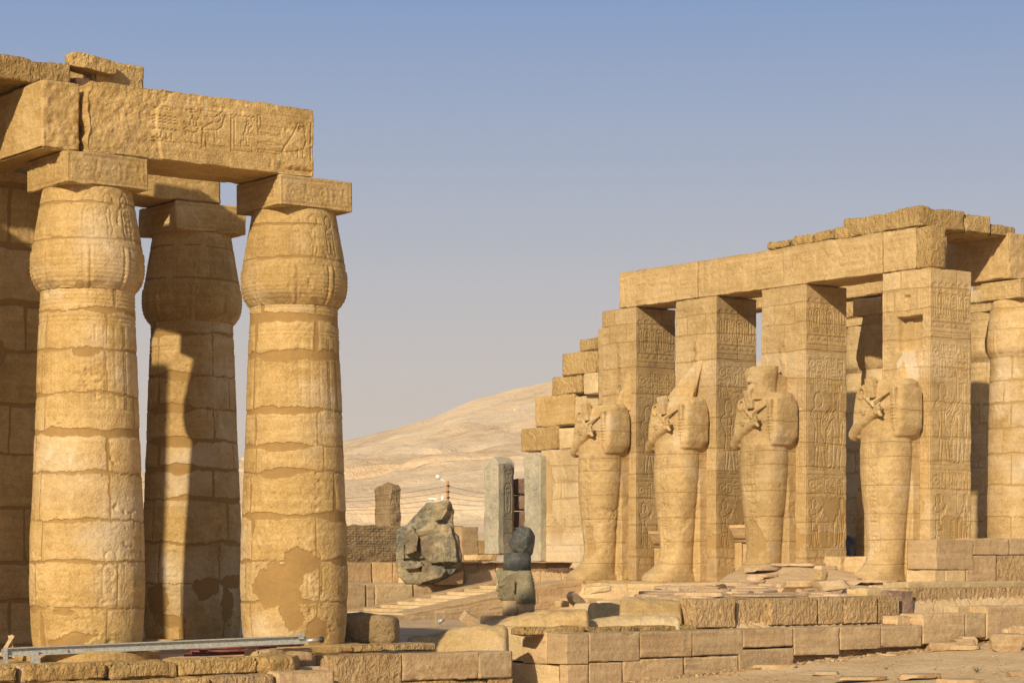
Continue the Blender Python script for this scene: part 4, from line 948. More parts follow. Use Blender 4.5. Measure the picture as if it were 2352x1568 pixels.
# rear beam and columns inside the portico
cI = Canvas(16, 1.4, .02)
cI.glyph('vulture', 14.6, .3, .8, .8, .045, .03); cI.glyph('basket', 13.7, .3, .6, .5, .045, .03); cI.glyph('sundot', 15.3, .1, .35, .35, .04, .02)
def fI(P): return np.where(np.abs(P[:, 1] - 48.9) < .001, fbm(P * 5, 4, 6) * .05, 0), np.zeros((len(P), 3))
prop(block('architrave_block', 56.3, 57.15, 48.9, 64.5, 10.44, 11.9, 'sand_warm', .05, .012, .03, .07, 330, relief={'-x': cI}, fn=fI), 'rear beam with a rough sawn end resting on the round column', 'beam', 'beams inside the portico')
prop(block('architrave_block', 57.6, 66, 49.5, 50.3, 10.6, 11.35, 'sand_warm', .1, .03, .05, .07, 331), 'beam stub at the right picture edge beyond the round column', 'beam', 'beams inside the portico')
G_IC = 'bud columns inside the portico'
js = [1.0, 1.9, 2.9, 3.9, 4.7, 5.5, 6.2]
column(57.04, 49.2, 'round bud column at the right picture edge', 1.0, 6.97, js, [(-.5, .9), (-.2, 1.1)], seed=51, res=.032, mat='sand_warm', group=G_IC)
column(57.04, 54.9, 'dark shaded bud column seen between the two near pillars', 1.0, 6.97, js, seed=52, res=.06, mat='sand_warm', group=G_IC, ab_relief=False, base=False)
column(57.04, 59.3, 'bud column hidden deep behind the third figure', 1.0, 6.97, js, seed=53, res=.08, mat='sand_warm', group=G_IC, ab_relief=False, base=False)
column(65.0, 57.3, 'sunlit bud column squeezed between the nearest pillar and the round column', 1.0, 7.75, js, [(-.5, .9), (-.2, 1.1)], seed=54, res=.04, mat='sand_warm', group=G_IC, ab_h=.3, base=False)
column(65.0, 63.6, 'sunlit bud column glimpsed through the widest doorway', 1.0, 7.75, js, [(-.5, .9), (-.2, 1.1)], seed=55, res=.04, mat='sand_warm', group=G_IC, ab_h=.3, base=False)
prop(block('architrave_block', 64.2, 65.0, 56.3, 59.0, 10.88, 11.4, 'sand_pale', .08, .03, .05, .07, 335), 'whitish broken beam piece on the inner column', 'beam', 'beams inside the portico')
prop(block('architrave_block', 65.01, 66.3, 56.4, 58.2, 11.42, 12.2, 'sand_rough', .08, .03, .05, .07, 336), 'yellow block above the whitish beam piece', 'beam', 'beams inside the portico')
prop(block('architrave_block', 64.3, 65.5, 62.4, 66.0, 10.88, 12.0, 'sand_rough', .08, .03, .06, .09, 337), 'rough yellow block on the column glimpsed in the doorway', 'beam', 'beams inside the portico')
prop(rock('boulder', (57.2, 57.2, .9), (2.2, 1.6, 1.5), 'granite_dark', 340, .4, 9, .08, 16), 'dark rock shape filling the shaded void of the widest doorway', 'boulder')  # dark filler put where the doorway only opens into shade
# screens between the pillars
for i, (lo_, hi_, zt, lb) in enumerate([(PILL[1][1], PILL[0][0], 2.55, 'doorway screen with a rounded moulding behind the second figure'), (PILL[2][1], PILL[1][0], 2.72, 'taller screen with a pinkish panel behind the third figure')]):
    r = base_empty('screen_wall', (53.2, (lo_ + hi_) / 2, ZT), lb, 'screen wall', 'low screens between the pillars')
    block('panel', 53.1, 53.7, lo_ + .02, hi_ - .02, ZT - .2, zt - .5, 'sand_pink', .05, .01, .01, .02, 350 + i, parent=r)
    ys_ = np.array([0, 1]); V = []; prof_ = [(53.1, zt - .5), (52.98, zt - .42), (52.9, zt - .30), (52.8, zt - .14), (52.76, zt - .10), (52.76, zt), (53.7, zt), (53.7, zt - .5)]
    for y in (lo_ + .02, hi_ - .02): V += [(x, y, z) for x, z in prof_]
    n = len(prof_); Fc = [tuple(range(n)), tuple(range(n, 2 * n))[::-1]] + [(j, (j + 1) % n + 0, (j + 1) % n + n, j + n)[::-1] for j in range(n)]
    mk('cornice', np.array(V), Fc, 'sand_pink', r, np.zeros((2 * n, 3)), smooth=False)
    tube('moulding', [(53.05, lo_ + .02, zt - .55), (53.05, hi_ - .02, zt - .55)], .055, 'sand_pink', r, 12)
    block('side_jamb', 53.0, 53.1 - .004, hi_ - .35, hi_ - .02, ZT - .2, zt - .6, 'sand_warm', .05, .01, .01, .02, 355 + i, parent=r)
for i, (a, b_, lb) in enumerate([(1882, 1932, 'stained low block on the left in the widest doorway'), (1934, 1991, 'stained low block on the right in the widest doorway')]):
    y0_, y1_ = onx(b_, 53.1)[0], onx(a, 53.1)[0]
    prop(block('threshold_block', 53.05 + .04 * i, 53.9, y0_, y1_ - .02, ZT - .2, 1.66, 'sand_pale', .04, .015, .03, .05, 360 + i, fn=weather(3, .9, .5)), lb, 'stone block', 'threshold blocks in the doorway')
# block wall right of the nearest pillar
G_B = 'patchwork blocks right of the nearest pillar'
YB = 47.7
for i, (a, b_, t_, bo, mt, lb) in enumerate([(2150, 2236, 1238, 1308, 'sand_pink', 'upper left block of the patchwork wall, warm brown'), (2236, 2318, 1235, 1274, 'sand_pink', 'upper block with a pink stain'), (2319, 2420, 1234, 1274, 'sand_grey', 'upper brown block at the right picture edge'),
        (2172, 2219, 1309, 1342, 'sand_pale', 'small pale greenish block in the lower course'), (2220, 2289, 1275, 1342, 'sand_pink', 'spotted pinkish block in the lower course'), (2290, 2420, 1275, 1342, 'sand_hewn', 'streaked yellow-brown block in the lower right of the patchwork')]):
    front(a, b_, YB + .01 * (i % 3), zz(t_, 69), zz(bo, 69), 1.2, mt, lb, group=G_B, seed=370 + i, chip=.04)
front(2148, 2171, YB + .02, zz(1309, 69), zz(1342, 69), 1.2, 'sand_pale', 'narrow whitish patch block at the pillar foot', group=G_B, seed=377)
front(2120, 2420, YB - .15, .82, .55, 1.5, 'sand_pale', 'pale foundation course under the patchwork wall', group=G_B, seed=378)

# ---- stepped end of the wall beyond the last pillar
G_S = 'stepped blocks at the broken far end of the portico'
XS = 53.0
for i, (a, b_, t_, bo, dx, mt, lb) in enumerate([(1372, 1421, 752, 930, -.75, 'sand_warm', 'tall smooth pier piece left of the far pillar'), (1398, 1421, 716, 751, -.72, 'sand_pale', 'topmost small stepped block under the architrave end'),
        (1330, 1372, 776, 806, .0, 'sand_rough', 'small stepped block, third from the top'), (1290, 1371, 808, 861, -.05, 'sand_rough', 'thick stepped block with a crumbling right corner'),
        (1267, 1336, 863, 906, .0, 'sand_rough', 'stepped block with a dark ragged underside'), (1338, 1375, 856, 906, -.2, 'sand_pale', 'carved pale block beside the ragged one'),
        (1228, 1318, 907, 979, .0, 'sand_gold', 'largest smooth golden block of the stepped end'), (1195, 1281, 981, 1035, .0, 'sand_rough', 'lowest overhanging stepped block'),
        (1283, 1375, 981, 1030, .05, 'sand_pale', 'plain block in line with the overhanging one'), (1319, 1375, 908, 979, .05, 'sand_pale', 'block with a stem-like relief behind the first figure')]):
    y0_, Za = onx(b_, XS + dx); y1_, Zb = onx(a, XS + dx); Zm = (Za + Zb) / 2
    prop(block('wall_block', XS + dx, XS + 1.3, y0_ + .01, y1_ - .01, zz(bo, Zm), zz(t_, Zm), mt, .04, .02, .04, .07, 380 + i, fn=weather(7 + i, .35, .5)), lb, 'stone block', G_S)
# carved end wall below
y0_, _ = onx(1385, XS - .1); y1_, _ = onx(1241, XS - .1)
cE = Canvas(y1_ - y0_, 6.3, .02); rg = random.Random(8)
cE.glyph('king', .5, 2.3, 1.5, 3.2, .05, .035); cE.glyph('god', 2.1, 2.3, 1.4, 2.8, .05, .035)
for q in (.6, 1.3, 1.36, 2.2): cE.line([(0, q), (9, q)], .04, .02)
x = .3
while x < y1_ - y0_ - .4: textcol(cE, x, 1.4, 2.15, .3, rg, .035, .02, False); x += .36
def fE(P):
    d, m = courses([1.4, 2.05, 2.75, 3.8, 4.4, 5.0], [(XS + y0_ + 1.2,), (XS + y0_ + 2.4,)], .05, .03, 9, .01, ((XS + y0_ + 3.2, 4.2, .35, 1.0), (XS + y0_ + 2.6, 2.6, .5, .5)))(P)
    m[:, 2] = np.maximum(m[:, 2], (1 - sm(2.0, 2.7, P[:, 2])) * .7); return d, m
prop(block('end_wall', XS - .1, XS + 1.4, y0_, y1_, 1.2, zz(1032, 86), 'sand_pale', .04, .012, .03, .05, 395, relief={'-x': cE}, fn=fE), 'pale carved wall end with figures in relief behind the first statue', 'wall')
# granite doorway
def jamb_relief(w_, h_, seed, fig=True):
    c = Canvas(w_, h_, .018); rg = random.Random(seed)
    if fig: c.glyph('king', .1, .2, w_ * .8, 1.6, .045, .035)
    textcol(c, .12, h_ * .42, h_ - .3, .3, rg, .035, .03); textcol(c, w_ - .45, h_ * .5, h_ - .5, .3, rg, .035, .03)
    return c
XJ = 53.0; yj, Zj = onx(1144, XJ); yj1, _ = onx(1111.5, XJ); xj1, _ = ony(1170, yj)
cj2 = Canvas(xj1 - XJ, 5.3, .018); rg = random.Random(3)
for q in (1.35, 1.45): cj2.line([(0, q), (2, q)], .035, .03)
cartouche(cj2, .12, 1.5, .34, 1.25, rg, .04, .035); cj2.glyph('bee', .1, 3.0, .4, .4, .04, .035); cj2.glyph('strokes', .08, 3.4, .45, .35, .04, .03); textcol(cj2, .1, 3.9, 4.9, .4, rg, .04, .035, True)
cj2.glyph('house', .08, .3, .45, .6, .04, .03)
def tipped(V, lo, hi):
    u = (V[:, 1] - lo[1]) / (hi[1] - lo[1]); t = sm(.86, 1, (V[:, 2] - lo[2]) / (hi[2] - lo[2]))
    V[:, 2] -= t * np.abs(u - .35) * .75; return V
jb_ = base_empty('door_jamb', (XJ + .4, yj + .5, 1.7), 'left granite door jamb with a pointed top and an inscribed side coloured as in shade', 'door jamb', 'granite door jambs')
block('jamb_front', XJ, XJ + .8, yj + .012, yj1, 1.72, zz(1047, Zj), 'granite_jamb', .03, .012, .02, .05, 400, relief={'-x': jamb_relief(yj1 - yj, 3.8, 5)}, fn=weather(4, 2.2, .8), shear=tipped, parent=jb_)
block('jamb_side', XJ + .02, xj1, yj - .25, yj + .008, 1.72, zz(1064, Zj), 'granite_shade', .022, .012, .06, .05, 401, relief={'-y': cj2}, parent=jb_)
yk0, Zk = onx(1240, XJ - .4); yk1, _ = onx(1203, XJ - .4)
prop(block('door_jamb', XJ - .4, XJ + .5, yk0, yk1, 1.45, zz(1044, Zk), 'granite_jamb', .03, .012, .03, .06, 402, relief={'-x': jamb_relief(yk1 - yk0, 4.2, 15, False)}, fn=weather(6, 2.2, .8)), 'right granite door jamb, flat topped, against the sandstone wall end', 'door jamb', 'granite door jambs')
for i, (t_, bo, lb) in enumerate([(1099, 1138, 'rough brown stone high in the granite doorway'), (1139, 1173, 'smooth brown stone in the middle of the granite doorway'), (1174, 1212, 'dark jagged stone low in the granite doorway')]):
    prop(block('doorway_stone', XJ + 1.0 + .04 * i, XJ + 2.4, yj - 1.4, yj + .9, zz(bo, 91), zz(t_, 91) - .01, 'brown_stone', .06, .03, .04, .09, 405 + i, big=.1 if i != 1 else 0), lb, 'stone block', 'brown stones inside the granite doorway')
prop(block('doorway_stone', XJ + 1.05, XJ + 2.3, yj - 1.2, yj + .8, 1.4, zz(1213, 91), 'sand_pink', .08, .02, .04, .05, 409), 'pinkish footing in the granite doorway', 'stone block')
front(1096, 1142, 70.2, zz(1273, 87), zz(1287, 87), .9, 'sand_pale', 'broken pale sill stone before the granite doorway', seed=411, chip=.08, rough=.04)
front(1060, 1099, 76, zz(1208, 92), zz(1300, 92), 1.0, 'sand_pink', 'restored pink and orange blocks beside the granite doorway', seed=412)
front(1099, 1142, 76, zz(1240, 92), zz(1272, 92), .9, 'sand_gold', 'orange streaked block beside the granite doorway', seed=413)

# ---- terraces behind the court
G_Q = 'retaining wall blocks beyond the court'
def rowq(edges, yp, yt, yb_, mats, group, lbs, seed0, dep=1.2):
    for i, (a, b_) in enumerate(zip(edges[:-1], edges[1:])):
        Z = ony((a + b_) / 2, yp)[1]; front(a + .3, b_ - .3, yp + .03 * (i % 2), zz(yt, Z), zz(yb_, Z), dep, mats[i], lbs[i], group=group, seed=seed0 + i, res=.05)
rowq([780, 855, 903, 1000], 71.2, 1291, 1345, ['sand_pink', 'sand_pale', 'sand_pink'], G_Q, ['pinkish terrace block beside the near column', 'pale terrace block left of the granite torso', 'terrace block right behind the granite torso'], 420)
rowq([770, 841, 862, 950, 1090], 66.3, 1341, 1410, ['sand_grey', 'sand_grey', 'sand_pale', 'sand_pink'], G_Q, ['brown ledge block half hidden by the near column', 'narrow two-tone ledge block', 'pale ledge block under the torso', 'long brown ledge block behind the ramp'], 425, 4.8)
rowq([1066, 1098, 1140, 1215, 1256], 67.0, 1293, 1345, ['sand_grey', 'sand_pink', 'sand_pale', 'sand_pink'], G_Q, ['shaded terrace block right of the torso', 'pinkish terrace block behind the ramp top', 'pale terrace block behind the crowned head', 'terrace block beside the dark red stone'], 432, 1.0)
front(1257, 1329, 67.0, zz(1292, 85), zz(1316, 85), 1.0, 'brown_stone', 'dark red rough stone at the end of the terrace wall', group=G_Q, seed=437, chip=.06, rough=.03)
front(1257, 1329, 67.03, zz(1317, 85), zz(1345, 85), 1.0, 'sand_pink', 'pink block under the dark red stone', group=G_Q, seed=438)
front(1064, 1330, 66.8, zz(1289, 84), zz(1292.5, 84), 1.6, 'sand_pink', 'thin coping slab along the terrace wall', group=G_Q, seed=439, chip=.03)
# wedge shaped block beside the granite torso
xc1, _ = ony(1065, 66.0); xc0, _ = ony(1006, 66.0)
def wedge(V, lo, hi):
    t = (V[:, 0] - lo[0]) / (hi[0] - lo[0]); s_ = (V[:, 2] - lo[2]) / (hi[2] - lo[2]); V[:, 2] = lo[2] + s_ * (hi[2] - lo[2]) * (.18 + .82 * t); return V
prop(block('wedge_block', xc0, xc1, 66.0, 66.28, .66, zz(1307, 82), 'sand_pink', .05, .008, .01, .02, 441, shear=wedge), 'sloping brown wedge block propping the granite torso', 'stone block')
# ramp with steps
rs = base_empty('stone_stairway', (45, 63.7, -.38), 'broad stone stairway with smooth sloping sides rising across the court', 'stairway')
X0, X1, Y0, Y1 = 41.0, 48.6, 61.7, 65.7; za, zb = -.38, .80
def prism(name, pts, y0, y1, mat, parent, lb=None):
    n = len(pts); V = [(x, y0, z) for x, z in pts] + [(x, y1, z) for x, z in pts]
    Fc = [tuple(range(n)), tuple(range(n, 2 * n))[::-1]] + [((j + 1) % n, j, j + n, (j + 1) % n + n) for j in range(n)]
    o = mk(name, np.array(V), Fc, mat, parent, np.zeros((2 * n, 3)), smooth=False)
    return o
for q_, (y0_, y1_) in enumerate(((Y0, Y0 + 1.05), (Y1 - .55, Y1))):
    def slope(V, lo, hi):
        t = (V[:, 2] - lo[2]) / (hi[2] - lo[2]); top = np.interp(V[:, 0], [X0 + .9, X1, X1 + .8], [za + .16, zb + .05, zb + .05]); V[:, 2] = lo[2] + t * (top - lo[2]); return V
    block('stringer', X0 + .9, X1 + .8, y0_, y1_, za - .2, zb + .05, 'sand_pink', .06, .008, .015, .03, 446 + q_, parent=rs, shear=slope, fn=courses([-.1, .15, .62], [(X0 + y0_ + 2.5, X0 + y0_ + 5), (X0 + y0_ + 3.6, X0 + y0_ + 6.4)], .03, .02, 4, .01))
ns = 11
for i in range(ns):
    xa = X0 + .2 + i * (X1 - X0) / ns; zt = za + (i + 1) * (zb - za - .06) / ns
    block('step', xa, xa + (X1 - X0) / ns + .25, Y0 + 1.052 if i > 1 else Y0 + .1, Y1 - .552, za - .2, zt, 'sand_pale', .12, .008, .012, .02, 450 + i, parent=rs)
front(905, 1180, 61.2, -.22, -.45, .45, 'sand_grey', 'low kerb at the foot of the stairway side wall', seed=465, group='court edging', rough=.03, chip=.06)
# brick wall, brick pier
def bricks(P):
    x = P[:, 0] + P[:, 1]; z = P[:, 2] + fbm(P * .5, 3, 2) * .12; row = np.floor(z / .105); fz = z / .105 - row; fx = x / .30 + .5 * (row % 2); cxx = fx - np.floor(fx)
    r = n3(np.stack([np.floor(fx), row, row * 0], 1) + .5, 3); wear = fbm(P * np.array([1.1, 1.1, 1.8]), 5, 6, .6) * 1.5
    g = np.maximum(1 - sm(.05, .2, np.minimum(fz, 1 - fz)), 1 - sm(.03, .1, np.minimum(cxx, 1 - cxx)))
    g = g * sm(-.5, .1, wear + .2); d = -g * .03 + r * .06 * sm(-.1, .4, wear) + wear * .09
    return d, np.stack([g * .5, np.clip(-r * .5 + wear - .1, 0, 1) * .7, np.clip(r - .5, 0, 1) * .3], 1)
xm0, _ = ony(540, 84); xm1, _ = ony(1066, 84)
prop(block('mudbrick_wall', 38, xm1, 84, 84.9, 1.2, zz(1206, 100), 'mud', .033, .02, .05, .06, 470, fn=bricks), 'long low brown mud-brick wall behind the granite torso', 'wall')
prop(block('mudbrick_wall', 38, xm1 + .3, 82.6, 83.9, 1.2, zz(1252, 97), 'mud', .035, .03, .06, .08, 471, fn=bricks), 'lower crumbling brick bench in front of the brick wall', 'wall')
Zpi = 160.0; xp, yp_ = at(891, Zpi)
def pier(V, lo, hi):
    t = np.clip((V[:, 2] - lo[2]) / (hi[2] - lo[2]), 0, 1); u = (V[:, 0] - lo[0]) / (hi[0] - lo[0]); w_ = (V[:, 1] - lo[1]) / (hi[1] - lo[1])
    V[:, 0] = lo[0] + (V[:, 0] - lo[0]) * (1 - .62 * sm(.0, .55, t)); V[:, 2] -= (sm(.85, 1, t)) * (np.abs(w_ - .2) * .5 + u * .25 + .1); V[:, 1] += .12 * t * w_; return V
prop(block('brick_pier', xp - .25, xp + 2.0, yp_ - .75, yp_ + 1.25, .2, zz(1103, Zpi), 'mud', .07, .05, .1, .15, 473, fn=bricks, shear=pier), 'lone weathered mud-brick tower stub below the hill', 'pier')
# ================================================================== STANDING FIGURES (mummiform statues)
def to_front(P, n=None):  return P
def statue(idx, ypil, ztop, lb, head=False, wedge_=0, cseed=0):
    """built in local axes: x = forward (away from the pillar), y = statue's right-left (world +y), z up; then mirrored to face -x"""
    cy_ = ypil; x0 = PX; H = ztop - ZT; s = H / 6.25
    pc = []
    pc.append(p_loft([(0, .95, 0, .95, .60, 3.2), (.16, .95, 0, .95, .60, 3), (.30, .92, 0, .86, .58, 2.6), (.45, .80, 0, .70, .56, 2.4), (.7, .66, 0, .56, .55, 2.3), (1.1, .62, 0, .50, .56, 2.3), (1.9, .63, 0, .54, .64, 2.3), (2.7, .64, 0, .60, .74, 2.3),
                      (3.5, .64, 0, .64, .82, 2.3), (4.1, .62, 0, .64, .84, 2.3), (4.5, .6, 0, .62, .82, 2.3), (5.0, .6, 0, .6, .85, 2.4)], 48))
    pc.append(p_loft([(4.55, .50, 0, .50, .78, 3.2), (4.75, .50, 0, .52, .88, 3.2), (5.3, .50, 0, .54, .92, 5), (5.85, .48, 0, .50, .92, 5), (6.1, .46, 0, .45, .92, 3.0), (6.24, .44, 0, .36, .76, 2.6)], 48))
    for sg in (-1, 1):
        e_ = .0 if sg < 0 else .04
        sq = 1.0 if sg > 0 else .86
        pc.append(p_loft([(q_[0], q_[1], q_[2] * sq) + q_[3:] for q_ in [(4.42, .58, sg * .66, .36, .24, 2.6), (4.50, .58, sg * .68, .44, .32, 3.2), (4.75, .56, sg * .72, .48, .38, 5.5), (5.3, .54, sg * .73, .48, .38 - e_, 5.5), (5.8, .50, sg * .70, .46, .37 - e_, 5), (6.06, .48, sg * .64, .41, .33 - e_, 4), (6.20, .46, sg * .56, .32, .25, 2.4)]], 36))
    # right forearm, on top: elbow low at the side, wrist rising to the middle of the chest
    pc.append(p_cap((.84, 1.06, 4.60), (1.06, .60, 4.84), .21, .19, 18)); pc.append(p_cap((1.06, .60, 4.84), (1.26, -.26, 5.22), .19, .13, 18)); pc.append(p_cap((.62, 1.0, 5.0), (.84, 1.06, 4.60), .22, .22, 16))
    pc.append(p_box((1.30, -.34, 5.28), (.16, .24, .22), (.7, 0, 0)))
    for q in range(4): pc.append(p_cap((1.35, -.38 + .05 * q, 5.40 - .055 * q), (1.37, -.48 + .05 * q, 5.32 - .055 * q), .033, .028, 8))
    pc.append(p_cap((1.36, -.34, 5.38), (1.36, -.48, 5.47), .05, .045, 8)); pc.append(p_cap((1.34, -.44, 5.17), (1.34, -.52, 5.10), .065, .055, 8))
    # left forearm, beneath it, half sunk in the chest; its hand lies flat on the other breast
    pc.append(p_cap((.82, -.66, 4.72), (.98, -.26, 4.88), .20, .18, 18)); pc.append(p_cap((.98, -.30, 4.86), (1.04, .30, 5.22), .17, .13, 18))
    pc.append(p_box((1.04, .36, 5.29), (.12, .40, .18), (.12, 0, 0))); pc.append(p_cap((1.08, .20, 5.41), (1.08, .38, 5.44), .05, .045, 8))
    for q in range(4): pc.append(p_cap((1.07, .46, 5.36 - .055 * q), (1.00, .72 - .02 * q, 5.33 - .055 * q), .038, .030, 8))
    # sceptres crossing over the chest
    pc.append(p_cap((1.22, .02, 5.50), (1.00, -.66, 5.88), .055, .050, 10)); pc.append(p_cap((1.24, -.10, 5.40), (1.02, .52, 5.74), .060, .055, 10))
    if idx != 3 or True:
        ring = [(.98, .66 + .15 * math.cos(a), 5.84 + .17 * math.sin(a)) for a in np.linspace(-2.2, 3.4, 11)]
        for a, b_ in zip(ring[:-1], ring[1:]): pc.append(p_cap(a, b_, .05, .05, 8))
    # flail strands
    pc.append(p_box((1.00, -.72, 5.32), (.14, .20, 1.30), (0, .05, 0))); pc.append(p_box((1.05, -.76, 5.32), (.10, .05, 1.30), (0, .05, 0)))
    # beard
    bz = 5.98 if not head else 6.02
    pc.append(p_box((1.06, .16, bz), (.26, .30, .60), (0, .22, .0)))
    if head:
        pc.append(p_loft([(6.0, .66, .05, .42, .50), (6.4, .70, .05, .42, .48), (6.6, .72, .05, .46, .50), (6.85, .72, .05, .50, .52), (7.02, .66, .05, .46, .50), (7.08, .6, .05, .40, .46)], 36))
        pc.append(p_cap((1.10, .05, 6.74), (1.20, .05, 6.62), .09, .10, 10)); pc.append(p_cap((1.08, -.10, 6.50), (1.08, .20, 6.50), .06, .06, 8)); pc.append(p_cap((1.06, .05, 6.38), (1.12, .05, 6.36), .13, .13, 10))
        pc.append(p_box((.1, -.1, 6.45), (.9, .5, .7), (0, -.25, 0)))
    elif idx == 1: pc.append(p_hull([(0, -.9, 6.0), (0, -.1, 6.1), (0, -.85, 7.5), (.0, -.65, 7.5), (.35, -.5, 6.1), (.2, -.2, 6.0), (0, .1, 6.0)]))
    elif idx == 2: pc.append(p_hull([(0, -.55, 7.5), (.0, -.15, 7.55), (.0, -.1, 6.0), (.85, .1, 6.0), (.85, .45, 6.05), (.15, -.45, 7.45), (.1, .5, 6.0), (.3, -.35, 6.0)]))
    elif idx == 4: pc.append(p_hull([(0, -.35, 6.0), (0, .35, 6.0), (0, -.1, 6.9), (.45, 0, 6.1), (.3, .3, 6.1)]))
    # back slab joining the pillar
    pc.append(p_box((.12, 0, 3.0), (.3, 1.5, 6.0)))
    P, nr, Fc = remesh(pc, .026, 1)
    P *= np.array([1.05, 1.0, s]); P[:, 0] += .06 * (P[:, 0] > .2); y_off = .16
    z = P[:, 2]; fr = np.clip(nr[:, 0], 0, 1)
    c = Canvas(.5, 4.6 * s, .018); textcol(c, .06, .75 * s, 4.25 * s, .34, random.Random(cseed), .032, .038)
    u = .18 - P[:, 1]; inb = (P[:, 1] > -.32) & (P[:, 1] < .18) & (z < 4.5 * s) & (nr[:, 0] > .3)
    d = np.where(inb, c.at(u, z), 0)
    d += fbm(P * 2.0, 4, cseed) * .018 + fbm(P * 7, 3, cseed + 1) * .007
    er = sm(.18, .45, fbm(P * .9 + 5, 4, cseed + 2)) * (nr[:, 1] < .2) * (z < 3.2); d -= er * (.03 + np.abs(fbm(P * 7, 3, cseed + 3)) * .05)
    tp = sm(6.0 * s, 6.15 * s, z) * (nr[:, 2] > .5); d += tp * fbm(P * 4, 3, 9) * .05
    # bands on the flail
    fl = (np.abs(P[:, 1] + .72) < .14) & (P[:, 0] > 1.0) & (z > 4.9 * s) & (z < 5.5 * s); d += np.where(fl, .018 * np.sin(z * 60), 0)
    zl = [0.62, 1.35, 2.15, 3.0, 3.85, 4.3, 5.25]; m = np.zeros((len(P), 3)); wv = fbm(P * 1.5, 3, cseed + 8) * .04
    for zc in zl: m[:, 0] = np.maximum(m[:, 0], (1 - sm(.5, 1.3, np.abs(z + wv - zc * s) / .018)) * .75)
    d -= m[:, 0] * .008
    g = fbm(P * 1.1, 5, cseed + 12); m[:, 2] = np.clip(g - .15, 0, 1) * 1.2; m[:, 1] = np.clip(-g - .2, 0, 1) * .8 * (1 - sm(3, 5, z)) + ((z > 3.9 * s) & (z < 4.5 * s) & (P[:, 1] < -.2)) * np.clip(fbm(P * 3, 3, 3), 0, 1) * .7
    pl = sm(.95, 1.05, 1.6 - np.hypot((z - 1.3) / .9, (P[:, 1] + .1) / .5) - fbm(P * 1.5, 4, cseed + 33) * .6) * (idx % 2); m[:, 0] = np.maximum(m[:, 0], pl * .9)
    P = P + nr * d[:, None]
    Wd = np.stack([x0 - P[:, 0] + .02, cy_ + y_off + P[:, 1], ZT + P[:, 2]], 1)
    Fc = Fc[:, ::-1] if isinstance(Fc, np.ndarray) else [f[::-1] for f in Fc]
    r = base_empty('pharaonic_statue', (x0 - .8, cy_, ZT - .05), lb, 'statue', 'arm-crossed statues along the portico')
    mk('body', Wd, Fc, 'sand_warm', r, m)
    block('plinth', x0 - 2.25, x0 - .03, cy_ - .85, cy_ + .85, ZT - .65, ZT + .02, 'sand_warm', .05, .02, .04, .07, 500 + idx, parent=r, fn=weather(idx, .4, .6))
    return r
cy = [(a + b_) / 2 for a, b_ in PILL]
statue(1, cy[0] + .05, 7.03, 'headless statue farthest left, before the stepped wall end', cseed=61)
statue(2, cy[1] + .02, 7.05, 'headless statue second from the left, with a slanting slab over its shoulder', cseed=62)
statue(3, cy[2] + .0, 6.98, 'statue that still has its broken-topped head and beard', head=True, cseed=63)
statue(4, cy[3] + .0, 7.08, 'nearest and largest headless statue, below the recess in the pillar', cseed=64)
# inscribed plinth courses in front of the statues
G_PL = 'inscribed plinth blocks under the statues'
cP = Canvas(7, .62, .02); x = .2; rg = random.Random(21)
while x < 6.5: cP.glyph(rg.choice(['sundot', 'box', 'basket', 'reed', 'star', 'loaf', 'strokes']), x, .12, .28, .36, .04, .035); x += .4
cP.line([(0, .55), (7, .55)], .04, .03); cP.line([(0, .05), (7, .05)], .04, .03)
ya_, _ = onx(1318, 49.2); yb__, _ = onx(1440, 49.2); yc__, _ = onx(1602, 49.2); ye_, _ = onx(1271, 49.2)
prop(block('plinth_block', 49.2, 50.4, ya_ + .02, ye_, -.1, .74, 'sand_pale', .035, .015, .02, .05, 520), 'pale plain plinth block at the far corner of the terrace', 'stone block', G_PL)
prop(block('plinth_block', 49.22, 50.4, yb__ + .02, ya_, .05, .76, 'sand_pale', .03, .015, .02, .07, 521, relief={'-x': cP}, fn=weather(3, .6, .5), big=.1), 'stained plinth block with round and square signs below the first statue', 'stone block', G_PL)
prop(block('plinth_block', 49.2, 50.4, yc__, yb__, .0, .76, 'sand_pale', .03, .015, .02, .05, 522, relief={'-x': cP}, fn=weather(5, .4, .6)), 'inscribed plinth block below the second statue', 'stone block', G_PL)
prop(block('plinth_block', 48.3, 49.19, yb__ + 1, ye_ - .3, -.35, .25, 'sand_pink', .06, .02, .03, .06, 523), 'brown footing course under the plinth blocks', 'stone block', G_PL)
